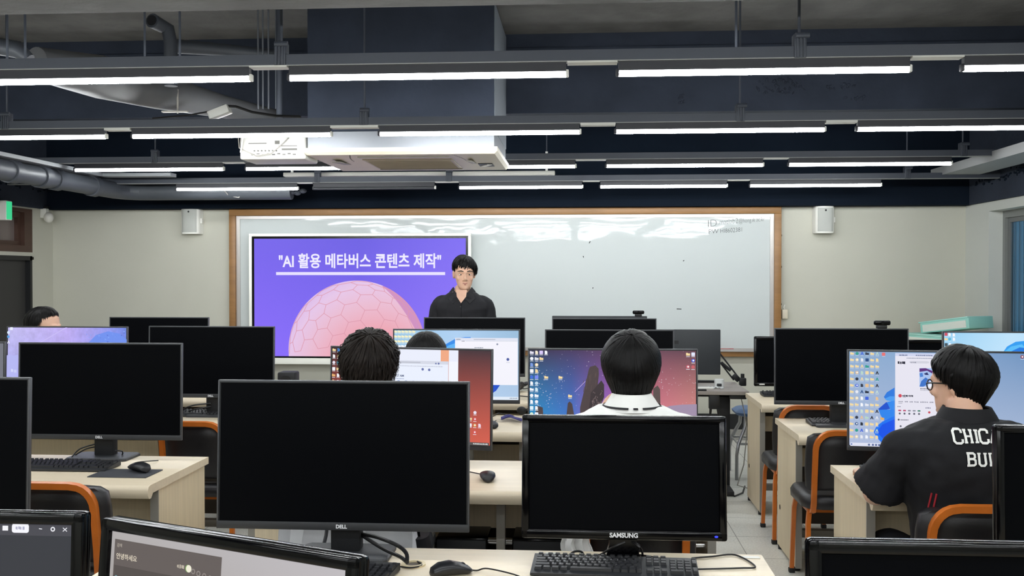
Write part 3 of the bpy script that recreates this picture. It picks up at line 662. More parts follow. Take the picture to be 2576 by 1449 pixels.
for s in (-1, 1):
    dd = MB().box((s * 0.222, -0.458, 0.47), (0.43, 0.016, 0.84), 0.003).build('door', M_wood, t); MB().box((s * 0.05, -0.475, 0.55), (0.012, 0.02, 0.12), 0.003).build('handle', M_metal, dd)
M_mint = pm('mint_card_box', (150, 208, 196), 0.55)
def docbox(label, c, rz, rx, d=(0.26, 0.55, 0.09)):
    t = thing('document_box', label, 'box', c, rz, 'mint document boxes on the low cabinet'); t.rotation_euler = (rx, 0, rz)
    MB().box((0, 0, 0), d, 0.004).build('body', M_mint, t)
    MB().box((0, 0.01, d[2] / 2 + 0.004), (d[0] + 0.01, d[1] + 0.01, 0.012), 0.003).build('lid', pm('mint_lid', (164, 216, 206), 0.5), t)
    m = MB().box((-d[0] / 2 - 0.002, 0.0, -0.005), (0.004, d[1] - 0.06, d[2] - 0.03))
    m.build('side_label', pm('card_white', (214, 218, 210), 0.6), t)
qb = P(2418, 822, 8.42)
docbox('mint document box lying flat underneath on the low cabinet', (qb.x - 0.08, 8.74, 0.962), 0.35, 0.0)
docbox('mint document box tilted on top of the other one', (qb.x + 0.06, 8.70, 1.095), 0.42, -0.13)
# ================================================================== desks
HD = 0.72
BLOCK = {'left': (-3.47, -1.64), 'centre': (-1.30, 0.515), 'right': (1.085, 2.92)}
FAR = [1.52, 2.88, 4.27, 5.66, 6.86]
def make_desk(x0, x1, far, label, group='computer desks in rows', centre=False, depth=0.6):
    w = x1 - x0; cx = (x0 + x1) / 2
    t = thing('computer_desk', label, 'desk', (cx, far - depth, 0), 0, group); h = HD
    # top with a rounded front edge
    prof = [(depth, h), (depth, h - 0.03), (0.03, h - 0.034), (0.012, h - 0.052), (-0.006, h - 0.05), (-0.016, h - 0.034), (-0.016, h - 0.018), (-0.008, h - 0.004), (0.008, h)]
    MB().loft([[Vector((-w / 2, y, z)) for y, z in prof], [Vector((w / 2, y, z)) for y, z in prof]]).build('desk_top', M_wood, t, angle=0.9)
    for s in (-1, 1):
        x = s * (w / 2 - 0.025)
        p = MB().span((x - 0.014, 0.10, 0.02), (x + 0.014, depth - 0.02, h - 0.03)).build('end_panel', M_woodV, t, False)
        MB().span((x - 0.016, 0.096, 0.02), (x + 0.016, 0.102, h - 0.035)).build('edge_strip', M_edge, p, False)
        for y in (0.14, depth - 0.06): MB().cyl((x, y, 0), (x, y, 0.022), 0.018, 12).build('foot', M_black, p)
        MB().cyl((x + s * 0.0135, depth - 0.09, 0.24), (x + s * 0.0155, depth - 0.09, 0.24), 0.014, 14).build('hole_cap', M_brown, p)
    MB().span((-w / 2 + 0.04, depth - 0.05, 0.14), (w / 2 - 0.04, depth - 0.035, h - 0.031)).build('back_board', M_brown, t, False)
    MB().span((-w / 2 + 0.04, 0.30, h - 0.215), (w / 2 - 0.04, 0.318, h - 0.118)).build('modesty_panel', M_woodV, t, False)
    MB().span((-w / 2 + 0.04, depth - 0.1, 0.075), (w / 2 - 0.04, depth - 0.05, 0.115)).build('bottom_rail', M_edge, t, False)
    if centre:
        for xa_, xb_ in ((-w / 2 + 0.04, -w / 2 + 0.165), (-0.255, -0.208)): MB().span((xa_, 0.085, 0.03), (xb_, 0.10, h - 0.04)).build('front_panel', M_woodV, t, False)
        for x in (-0.21 + 0.02, 0.085):
            MB().span((x - 0.016, 0.10, 0.02), (x + 0.016, 0.145, h - 0.03)).build('post', M_edge, t, False)
        MB().span((-w / 2 + 0.04, depth - 0.055, 0.12), (-0.2, depth - 0.05, h - 0.035)).build('cupboard_back', M_woodV, t, False)
        MB().cyl((-0.19, 0.16, 0.49), (w / 2 - 0.04, 0.16, 0.49), 0.013, 14).build('foot_bar', M_chrome, t)
    return t
WORD = ['nearest row, under the camera', 'first row', 'second row', 'third row', 'fourth row']
for bl, (x0, x1) in BLOCK.items():
    for i, f in enumerate(FAR):
        if i == 0 and bl != 'centre': continue
        lab = {'centre': 'pale maple computer desk in the middle block, ', 'left': 'pale maple computer desk in the left block, ', 'right': 'pale maple computer desk in the right block, '}[bl] + WORD[i]
        dx = (f - 5.66) * 0.026 if bl == 'right' else 0
        make_desk(x0 + dx - (0.1 if i == 0 else 0), x1 + dx + (0.72 if i == 0 else 0), f, lab, centre=(bl == 'centre' and i > 0))
def make_tower(x, y, label):
    t = thing('computer_tower', label, 'computer', (x, y, 0), 0, 'computer towers under the middle desks')
    MB().box((0, 0.19, 0.31), (0.2, 0.40, 0.40), 0.006).build('case', M_gloss, t)
    MB().box((0, -0.014, 0.31), (0.19, 0.012, 0.39), 0.004).box((0, -0.02, 0.43), (0.15, 0.006, 0.03), 0.001).build('front_panel', M_blackm, t)
    MB().box((0, 0.19, 0.06), (0.24, 0.34, 0.10), 0.004).build('stand', M_black, t)
for f, r in ((4.27, 'second'), (5.66, 'third')):
    make_tower(-0.46, f - 0.47, 'black computer tower under the middle block desk of the %s row, left of the post' % r)
    make_tower(-0.165, f - 0.47, 'black computer tower under the middle block desk of the %s row, right of the post' % r)
make_tower(-2.3, 4.27 - 0.47, 'black computer tower under the left block desk of the second row')

# ================================================================== chairs
def make_chair(loc, rz, label, W=0.40):
    """facing +y; origin on the floor under the seat"""
    t = thing('orange_framed_chair', label, 'chair', loc, rz, 'black chairs with orange steel frames')
    m = MB(); n = 24
    def ring(z, k): return [Vector((k * W / 2 * max(-1, min(1, 1.25 * math.cos(2 * PI * i / n))), 0.0 + k * 0.20 * max(-1, min(1, 1.25 * math.sin(2 * PI * i / n))), z)) for i in range(n)]
    m.loft([ring(0.405, 0.9), ring(0.41, 0.99), ring(0.445, 1.0), ring(0.465, 0.95), ring(0.47, 0.8)]).build('seat', M_vinyl, t, angle=1.3)
    m = MB()
    def br(z, y, k): return [Vector((sx * (W / 2 - 0.005) * k, y + dy, z)) for sx, dy in ((-1, 0.005), (-0.96, -0.012), (0.96, -0.012), (1, 0.005), (0.98, 0.03), (0.6, 0.045), (-0.6, 0.045), (-0.98, 0.03))]
    m.loft([br(0.50, -0.175, 0.9), br(0.515, -0.178, 0.97), br(0.60, -0.188, 1.0), br(0.70, -0.205, 1.0), br(0.755, -0.215, 0.97), br(0.772, -0.218, 0.82)]).build('backrest', M_vinyl, t, angle=1.3)
    # inverted U tube behind the backrest, hooking in under the seat
    hw = 0.158; p = [(-hw, -0.02, 0.395), (-hw, -0.15, 0.392), (-hw, -0.19, 0.405), (-hw, -0.205, 0.44), (-hw, -0.215, 0.55), (-hw, -0.238, 0.70)]
    for k in range(1, 6):
        a = k / 6 * PI / 2; p.append((-hw + 0.075 * (1 - math.cos(a)), -0.238 - 0.01 * math.sin(a), 0.70 + 0.082 * math.sin(a)))
    full = p + [(-hw + 0.085, -0.25, 0.784)] + [(hw - 0.085, -0.25, 0.784)] + [(-x, y, z) for x, y, z in reversed(p)]
    MB().tube(full, 0.0115, square=True).build('back_frame', M_orange, t)
    for sx in (-1, 1):
        MB().tube([(sx * 0.165, -0.145, 0.40), (sx * 0.175, -0.165, 0.34), (sx * 0.185, -0.20, 0.02)], 0.0105, square=True).build('leg', M_orange, t)
        MB().tube([(sx * 0.165, 0.145, 0.40), (sx * 0.172, 0.165, 0.34), (sx * 0.18, 0.18, 0.02)], 0.0105, square=True).build('leg', M_orange, t)
    MB().tube([(-0.165, -0.14, 0.395), (-0.165, 0.14, 0.395), (0.165, 0.14, 0.395), (0.165, -0.14, 0.395), (-0.165, -0.14, 0.395)], 0.009, square=True).build('seat_frame', M_orange, t)
    for sx, y in ((-0.185, -0.201), (0.185, -0.201), (-0.18, 0.18), (0.18, 0.18)): MB().box((sx, y, 0.012), (0.03, 0.03, 0.024), 0.004).build('foot_cap', M_black, t)
    return t
CH = [((1.255, 4.98, 0), 0.0, 'black chair with orange frame behind the large lit blue desktop display'),
      ((1.275, 5.9, 0), 0.0, 'black chair with orange frame at the fourth row desk behind the dark right display'),
      ((1.27, 3.47, 0), 0.0, 'black chair with orange frame under the person in the lettered black shirt'),
      ((-1.86, 3.60, 0), 0.0, 'black chair with orange frame before the left mouse pad desk'),
      ((-1.93, 5.05, 0), 0.0, 'black chair with orange frame seen between the left dark display and the big front display'),
      ((-2.0, 6.2, 0), 0.0, 'black chair with orange frame far left in front of the fourth row'),
      ((0.175, 3.42, 0), 0.0, 'black chair with orange frame under the person in the white polo shirt'),
      ((-0.765, 3.44, 0), 0.0, 'black chair with orange frame under the curly haired person, grey jacket over it'),
      ((-0.775, 4.86, 0), 0.0, 'black chair with orange frame under the person with smooth black hair at the third row'),
      ((-3.41, 5.93, 0), -PI / 2, 'black chair with orange frame under the person turned sideways at the far left')]
for loc, rz, lab in CH: make_chair(loc, rz, lab)
# blue chair by the front wall
q = P(1868, 1040, 7.55)
t = thing('blue_stool', 'blue seated stool with grey curved legs beside the lecturer desk', 'stool', (q.x + 0.15, 7.65, 0))
n = 24; zz = q.z
m = MB()
def srg(z, k): return [Vector((k * 0.2 * max(-1, min(1, 1.2 * math.cos(2 * PI * i / n))), k * 0.19 * max(-1, min(1, 1.2 * math.sin(2 * PI * i / n))), z)) for i in range(n)]
m.loft([srg(zz - 0.02, 0.85), srg(zz - 0.01, 0.97), srg(zz + 0.008, 1.0), srg(zz + 0.03, 0.85), srg(zz + 0.034, 0.5)]).build('seat', pm('blue_plastic', (72, 104, 146), 0.45), t)
for sx in (-1, 1):
    for sy in (-1, 1): MB().tube([(sx * 0.13, sy * 0.12, zz - 0.02), (sx * 0.135, sy * 0.125, zz - 0.10), (sx * 0.19, sy * 0.17, zz - 0.22), (sx * 0.205, sy * 0.18, zz - 0.30), (sx * 0.205, sy * 0.18, 0.0)], 0.013, 10).build('leg', M_metal, t)
MB().tube([(-0.19, -0.17, zz - 0.22), (-0.19, 0.17, zz - 0.22), (0.19, 0.17, zz - 0.22), (0.19, -0.17, zz - 0.22), (-0.19, -0.17, zz - 0.22)], 0.008, 8).build('stretcher', M_metal, t)

# ================================================================== lecturer desk
near = G(1885, 985, 0.722); LX1, LY0 = near.x, near.y; LX0 = LX1 - 1.45; LD = 0.62
t = thing('lecturer_desk', 'grey topped standing desk with black T legs at the front', 'desk', ((LX0 + LX1) / 2, LY0, 0)); hw = (LX1 - LX0) / 2
MB().box((0, LD / 2, 0.709), (2 * hw, LD, 0.026), 0.003).build('desk_top', pm('grey_wood_top', (146, 138, 132), 0.45, var=0.08, scale=4, stretch=(0.6, 8, 8)), t)
for s in (-1, 1):
    lg = MB().span((s * (hw - 0.14) - 0.04, 0.20, 0.03), (s * (hw - 0.14) + 0.04, 0.26, 0.695), 0.003).build('leg', M_blackm, t)
    MB().box((s * (hw - 0.14), 0.26, 0.018), (0.075, 0.56, 0.036), 0.006).build('foot', M_blackm, lg)
MB().span((-hw + 0.1, 0.2, 0.66), (hw - 0.1, 0.26, 0.695)).build('crossbar', M_blackm, t, False)
MB().box((hw - 0.07, 0.05, 0.68), (0.11, 0.05, 0.03), 0.004).build('control_panel', M_black, t)
m = MB().box((hw - 0.235, 0.04, 0.645), (0.07, 0.05, 0.10), 0.006)
m.tube([(hw - 0.262, 0.02, 0.61), (hw - 0.265, 0.02, 0.55), (hw - 0.25, 0.02, 0.50), (hw - 0.262, 0.03, 0.53), (hw - 0.255, 0.03, 0.6)], 0.006, 8)
m.tube([(hw - 0.215, 0.02, 0.61), (hw - 0.205, 0.02, 0.55), (hw - 0.212, 0.02, 0.51), (hw - 0.24, 0.02, 0.505)], 0.007, 8)
m.build('cable_box', M_black, t)
MB().tube([(hw - 0.05, 0.06, 0.69), (hw - 0.03, 0.06, 0.6), (hw - 0.0, 0.08, 0.45), (hw - 0.02, 0.1, 0.2), (hw - 0.06, 0.12, 0.05), (hw + 0.05, 0.2, 0.006)], 0.004, 6).build('cord', M_edge, t)
MB().tube([(hw - 0.25, 0.03, 0.52), (hw - 0.25, 0.03, 0.35), (hw - 0.27, 0.1, 0.05)], 0.004, 6).build('cord', M_cable, t)
MB().tube([(hw - 0.2, 0.1, 0.006), (hw - 0.1, -0.03, 0.006), (hw - 0.03, 0.08, 0.006), (hw + 0.02, 0.3, 0.006)], 0.006, 6).build('cord', M_cable, t)
# microphone arm
b0 = G(1868, 957, 0.732)
t = thing('microphone_arm', 'black scissor arm clamped to the right end of the lecturer desk', 'arm', (b0.x, b0.y, 0.722))
MB().box((0, 0, 0.0), (0.05, 0.05, 0.06), 0.006).cyl((0, 0, 0.0), (0, 0, 0.06), 0.014).build('clamp', M_black, t)
Yq = b0.y
def loc(px, py): return P(px, py, Yq) - Vector((b0.x, b0.y, 0.722))
for a, b_ in (((1862, 955), (1810, 888)), ((1846, 956), (1806, 905))): MB().cyl(loc(*a), loc(*b_), 0.006, 10).build('arm_bar', M_black, t)
MB().cyl(loc(1838, 932), loc(1814, 912), 0.012, 10).build('spring', M_black, t)
MB().box(loc(1852, 950), (0.06, 0.03, 0.04), 0.006, rot=(0, 0.8, 0)).build('joint', M_black, t)
MB().tube([loc(1864, 958), loc(1869, 960), loc(1870, 962)], 0.01, 8).build('knob', M_black, t)
MB().tube([loc(1810, 888), loc(1770, 850), loc(1740, 880)], 0.006, 8).build('arm_bar', M_black, t)
# clutter on the lecturer desk
q = G(1809, 975, 0.722)
t = thing('tape_roll', 'clear plastic cup like roll standing on the lecturer desk', 'cup', (q.x, q.y, 0.722))
MB().tube([(0, 0, 0), (0, 0, 0.06)], 0.034, 24).build('body', pm('milky_plastic', (222, 224, 222), 0.3), t); MB().box((-0.004, -0.0345, 0.022), (0.034, 0.006, 0.02), 0.002).build('print', M_black, t)
m = MB()
for i in range(14): m.ell((random.uniform(-0.07, 0.04), random.uniform(-0.03, 0.03), 0.006), (0.018, 0.012, 0.006), n=8, m=5, rot=(0.3, 0.2, i))
o = m.build('plastic_wrap', pm('clear_wrap', (206, 208, 208), 0.2), None, loc=(q.x - 0.02, q.y - 0.06, 0.722)); tag(o, 'crumpled clear plastic wrap in front of the cup on the lecturer desk', 'wrap')
q = G(1770, 962, 0.722); o = MB().box((0, 0, 0.008), (0.26, 0.05, 0.016), 0.003).build('pen_tray', M_black, None, loc=(q.x, q.y, 0.722)); tag(o, 'flat black bar lying on the lecturer desk behind the cup', 'tray')
q = G(1765, 978, 0.722); o = MB().box((0, 0, 0.006), (0.16, 0.06, 0.012), 0.002).build('paper_strip', M_white, None, loc=(q.x, q.y, 0.722)); tag(o, 'white paper strip on the lecturer desk left of the cup', 'paper')
q = G(1765, 984, 0.722); o = MB().box((0, 0.02, 0.006), (0.07, 0.03, 0.012), 0.003).build('remote_control', M_black, None, loc=(q.x, q.y, 0.722)); tag(o, 'small black remote near the front edge of the lecturer desk', 'remote')
# ================================================================== monitors
def ray_base(t, kind, Hneck, M):
    if kind == 'slim':
        m = MB(); n = [(-0.125, -0.05), (0.125, -0.05), (0.135, -0.038), (0.135, 0.10), (0.12, 0.115), (-0.12, 0.115), (-0.135, 0.10), (-0.135, -0.038)]
        m.loft([[Vector((x, y, 0)) for x, y in n], [Vector((x, y, 0.009)) for x, y in n], [Vector((x * 0.97, .032 + (y - .032) * 0.96, 0.013)) for x, y in n]]); m.build('base', pm('dark_grey_base', (52, 54, 58), 0.5), t)
        MB().box((0, 0.055, Hneck / 2 + 0.01), (0.085, 0.05, Hneck), 0.006).build('neck', M, t)
    else:
        m = MB(); e = lambda k, z: [Vector((0.13 * k * math.cos(2 * PI * i / 28), 0.01 + 0.085 * k * math.sin(2 * PI * i / 28), z)) for i in range(28)]
        m.loft([e(1, 0), e(1, 0.006), e(0.9, 0.012), e(0.5, 0.016)]); m.build('base', M_gloss, t)
        m = MB(); m.loft([[Vector((s * w, 0.04 + d, z)) for s, d in ((-1, -0.016), (1, -0.016), (1, 0.016), (-1, 0.016))] for z, w in ((0.01, 0.05), (0.05, 0.038), (Hneck * 0.6, 0.036), (Hneck, 0.036))]); m.build('neck', M_gloss, t)
def monitor(label, loc, W, H, z0, rz=0.0, style='slim', screen=None, logo=None, tilt=2.5, group='desktop monitors on the desks', power=False, rear=False):
    """loc: point on the desk under the display plane; z0: lower edge above the desk"""
    t = thing('computer_monitor', label, 'monitor', loc, rz, group)
    def put(o): o.location = (0, 0, z0 + H / 2); o.rotation_euler = (math.radians(-tilt), 0, 0); return o
    if style == 'slim':
        m = MB().box((0, 0.008, 0), (W, 0.016, H), 0.002).box((0, 0.032, 0), (W * 0.72, 0.036, H * 0.72), 0.01)
        put(m.build('case', M_blackm, t)); b = MB(); e = 0.0075; ch = 0.022
        b.span((-W / 2, -0.0025, H / 2 - 0.006), (W / 2, 0.012, H / 2 + 0.0005), 0.001).span((-W / 2 - .0005, -0.0025, -H / 2), (-W / 2 + 0.004, 0.012, H / 2), 0.001).span((W / 2 - 0.004, -0.0025, -H / 2), (W / 2 + .0005, 0.012, H / 2), 0.001)
        put(b.build('rim', M_rim, t)); put(MB().span((-W / 2, -0.003, -H / 2), (W / 2, 0.012, -H / 2 + ch), 0.001).build('chin', M_chin, t))
        sw, sh = W - 2 * e, H - e - ch; zc = (ch - e) / 2; yl = -0.0032; cz = -H / 2 + ch / 2
    else:
        m = MB().box((0, 0.016, 0), (W, 0.026, H), 0.008).box((0, 0.04, 0.0), (W * 0.8, 0.03, H * 0.75), 0.012)
        put(m.build('case', M_gloss, t)); b = MB(); e = 0.021; lo = 0.026
        b.box((0, -0.001, H / 2 - e / 2), (W, 0.016, e), 0.006).box((0, -0.001, -H / 2 + lo / 2), (W, 0.016, lo), 0.006)
        b.box((-W / 2 + e / 2, -0.001, 0), (e, 0.016, H), 0.006).box((W / 2 - e / 2, -0.001, 0), (e, 0.016, H), 0.006)
        put(b.build('bezel', M_gloss, t)); sw, sh = W - 2 * e + 0.002, H - e - lo + 0.002; zc = (lo - e) / 2; yl = -0.0096; cz = -H / 2 + lo / 2
    s = Scr(sw, sh, screen[0] if screen else M_off)
    if screen and screen[1]: screen[1](s)
    o = s.build(t); o.rotation_euler = (math.radians(-tilt), 0, 0)
    o.location = Vector((0, 0, z0 + H / 2)) + Euler((math.radians(-tilt), 0, 0)).to_matrix() @ Vector((0, -0.0008 if style != 'slim' else -0.0008, zc))
    if logo:
        l = MB(); k = 0.0105 if style == 'slim' else 0.0125
        put_text(l, logo, k * 1.35, (0, yl - 0.0002, cz - k * 0.48), (1, 0, 0), (0, 0, 1), 0, 0.0006, center=True); put(l.build('logo', M_logo, t, False))
    if power:
        put(MB().ell((W / 2 - 0.03, yl, cz), (0.005, 0.002, 0.0028), n=10, m=6).build('power_light', em((40, 50, 255), 3.0), t))
    ray_base(t, style, z0 + H * 0.55, M_blackm)
    return t
SL_H = 0.42
def row(px0, px1, Y): x0, x1 = X(px0, Y), X(px1, Y); return ((x0 + x1) / 2, Y, HD), x1 - x0

# ---- pictures on the lit displays
FOLD, PAPER = 'f2d9a2', 'f4f6fb'
def pic_red(s):
    def q(px, py): return ((px - 824) / 415, (py - 878) / 232)
    cols = [FOLD, FOLD, PAPER, '4a90e0', 'e8e2f0', FOLD, PAPER, '5ab0c8', 'e6b070']
    for r in range(13):
        for c in range(3):
            if c == 2 and r < 3: continue
            u, v = q(829 + c * 12.2, 881 + r * 16.2); s.icon(u, v + 0.01, 0.036, cols[(r * 2 + c * 3) % 9], (r + c) % 4)
    a = q(880, 880); b = q(1159, 1046); s.rect(a[0], 0.0, b[0], b[1], 'f2f5ff'); s.rect(q(870, 0)[0], 0, q(1158, 0)[0], 0.12, 'e9edfb')
    s.rect(q(1114, 0)[0], 0.0, q(1135, 0)[0], q(0, 906)[1], 'f0a884')
    s.rect(q(900, 0)[0], q(0, 906)[1], q(1134, 0)[0], q(0, 1030)[1], 'e9effd'); s.rect(q(900, 0)[0], q(0, 906)[1], q(1134, 0)[0], q(0, 914)[1], 'd4d8e6')
    s.rect(q(1000, 0)[0], q(0, 909)[1], q(1062, 0)[0], q(0, 911.5)[1], 'b9bdca'); s.squiggle(q(1000, 0)[0], q(0, 918)[1], .29, .012, 'c4c8d8', 2)
    s.rect(q(1133.5, 0)[0], q(0, 906)[1], q(1135, 0)[0], q(0, 1030)[1], 'd8b0b0')
    for px, py, k in ((1102, 912, .009), (1109, 912, .011), (1068, 927, .014), (1085, 928, .014)): s.disc(*q(px, py), k, '6470a8')
    u, v = q(992, 947); s.text(u, v, 0.0125, '10:17 AM', '5a6688', offset=0.0004); s.squiggle(u, v + 0.015, .065, .012, 'aab4d0', 4)
    for i in range(4):
        u, v = q(986 + i * 19.5, 961); s.rrect(u - .009, v - .02, u + .009, v + .03, .01, '5a78c0'); s.rrect(u - .006, v - .012, u + .006, v + .024, .006, 'e9effd')
    for px, py, k, c in ((1203, 1030, 2, 'e8e4f2'), (1191, 1045, 0, FOLD), (1203, 1046, 5, 'd85860'), (1191, 1061, 3, PAPER), (1203, 1061, 5, 'e0a050'), (1215, 1061, 1, 'f0d8e8'), (1203, 1078, 5, 'd85860'), (1181, 1016, 2, PAPER), (1181, 1062, 0, FOLD)):
        u, v = q(px, py); s.icon(u, v, .036, c, k)
    s.rect(0, .968, 1, 1, '54504f'); s.squiggle(.905, .975, .08, .016, 'd8d8d8', 9)
def pic_stars(s):
    def q(px, py): return ((px - 1333) / 417, (py - 878.5) / 235)
    def k(x, y): return q(1320 + x / 5.7244, 860 + y / 5.7244)
    R1, R2, R3 = '4a3e40', '382f33', '584a48'
    s.poly([k(x, y) for x, y in ((800, 1500), (805, 930), (860, 700), (890, 560), (925, 400), (945, 345), (1025, 322), (1070, 370), (1075, 450), (1060, 600), (1050, 1000), (1050, 1500))], R1)
    s.poly([k(x, y) for x, y in ((920, 1500), (935, 940), (960, 720), (1060, 600), (1110, 540), (1150, 600), (1150, 780), (1100, 900), (1000, 1000), (1000, 1500))], R2)
    for i in range(26):
        rnd = random.Random(i); u, v = k(rnd.uniform(960, 1120), rnd.uniform(680, 900)); s.line((u, v), (u + rnd.uniform(-.01, .01), v + rnd.uniform(.01, .03)), .0016, '8a7878')
    for i in range(14):
        rnd = random.Random(i + 50); u, v = k(rnd.uniform(850, 1040), rnd.uniform(400, 640)); s.line((u, v), (u + rnd.uniform(-.008, .002), v + rnd.uniform(.03, .07)), .0022, R3)
    s.poly([k(x, y) for x, y in ((600, 1500), (605, 1070), (628, 870), (655, 845), (690, 880), (725, 1070), (735, 1500))], R1)
    s.poly([k(x, y) for x, y in ((165, 1500), (165, 940), (195, 915), (265, 935), (275, 1060), (280, 1500))], R1); s.poly([k(x, y) for x, y in ((286, 1500), (290, 1025), (303, 1030), (306, 1500))], R2)
    s.poly([k(x, y) for x, y in ((1850, 1500), (1852, 650), (1915, 605), (1950, 660), (1958, 1000), (1965, 1500))], R3); s.poly([k(x, y) for x, y in ((1790, 1500), (1800, 760), (1832, 640), (1840, 1500))], R1)
    s.poly([k(x, y) for x, y in ((1970, 930), (2100, 895), (2250, 878), (2470, 868), (2470, 1075), (2250, 1045), (2080, 1000))], 'a08ea8')
    s.poly([k(x, y) for x, y in ((1965, 1120), (2200, 1080), (2470, 1090), (2470, 1500), (1965, 1500))], 'c8a0a8')
    s.line(k(728, 708), k(880, 552), .0018, 'c8b0f0')
    col = [['e8e4f4', PAPER, '7a9ae0', PAPER, '3a6ad8', PAPER, PAPER, PAPER, PAPER, 'dff0fa', 'd8ecd0', PAPER, PAPER], ['f4e8d0', 'e6e6ee', FOLD, FOLD, '7488f0', 'bfd8ec', 'cfe8f4', PAPER, 'e8e8f4', 'f2f2f6', 'e8eef8', PAPER, PAPER]]
    for c in range(2):
        for r in range(13):
            u, v = k(105 + c * 71, 140 + r * 89); s.icon(u, v, .038, col[c][r], (r * 5 + c) % 6 if (r * 5 + c) % 6 != 4 else 1)
    for x, y, c, kd in ((243, 138, 'd8c8f8', 3), (313, 138, PAPER, 1), (246, 228, FOLD, 0), (316, 496, FOLD, 0), (522, 496, FOLD, 0), (660, 764, FOLD, 0), (2345, 152, FOLD, 0), (2417, 152, 'e0e4f8', 3), (2417, 243, '5068d8', 5), (2343, 332, 'd06070', 5), (2415, 335, 'c86068', 2)):
        s.icon(*k(x, y), .038, c, kd)
    s.rect(0, .96, 1, 1, '20242e')
def bloom(s, pts):
    for p, c in pts: s.poly(p, c)
def pic_sky(s):
    def q(px, py): return ((px - 991) / 313, (py - 831) / 177)
    bloom(s, [([q(1108, 880), q(1122, 866), q(1146, 852), q(1170, 848), q(1184, 848), q(1184, 880), q(1108, 884)], '2c8ae8'), ([q(1112, 882), q(1128, 870), q(1150, 862), q(1160, 880)], '58b0f4')])
    bloom(s, [([q(1180, 950), q(1260, 950), q(1258, 970), q(1248, 985), q(1232, 996), q(1180, 1000)], '1a4ec8'), ([q(1200, 950), q(1240, 950), q(1238, 968), q(1200, 985)], '2f6ee0')])
    for r in range(5):
        for c in range(6 if r < 1 else 5): s.icon(*q(995 + c * 9.1, 834.5 + r * 12.5), .042, 'f4eec4' if r < 3 else PAPER, 0, 'dfeaf2')
    s.rect(*q(1145, 850), *q(1302, 970), 'eff1fb'); s.rect(*q(1145, 850), *q(1302, 858), 'dfe2f0'); s.rect(*q(1192, 853), *q(1246, 855), 'b4b8c6'); s.squiggle(*q(1148, 852.5), .035, .014, '707888', 1)
    s.rect(*q(1154, 858), *q(1302, 970), 'f3f2fb'); s.squiggle(*q(1172, 857.8), .42, .006, 'c8ccd8', 3); s.squiggle(*q(1162, 857.5), .02, .01, '404860', 5)
    s.disc(*q(1251, 866), .014, '8a90a8'); s.squiggle(*q(1194, 873.5), .07, .016, '8890a0', 6); s.disc(*q(1277.5, 904.5), .022, '4a5aa0', 8); s.squiggle(*q(1274, 911.5), .022, .01, 'b8bccc', 7)
    s.rect(0, .955, 1, 1, 'e2ecf8'); s.squiggle(.93, .968, .06, .014, '7a8498', 8)
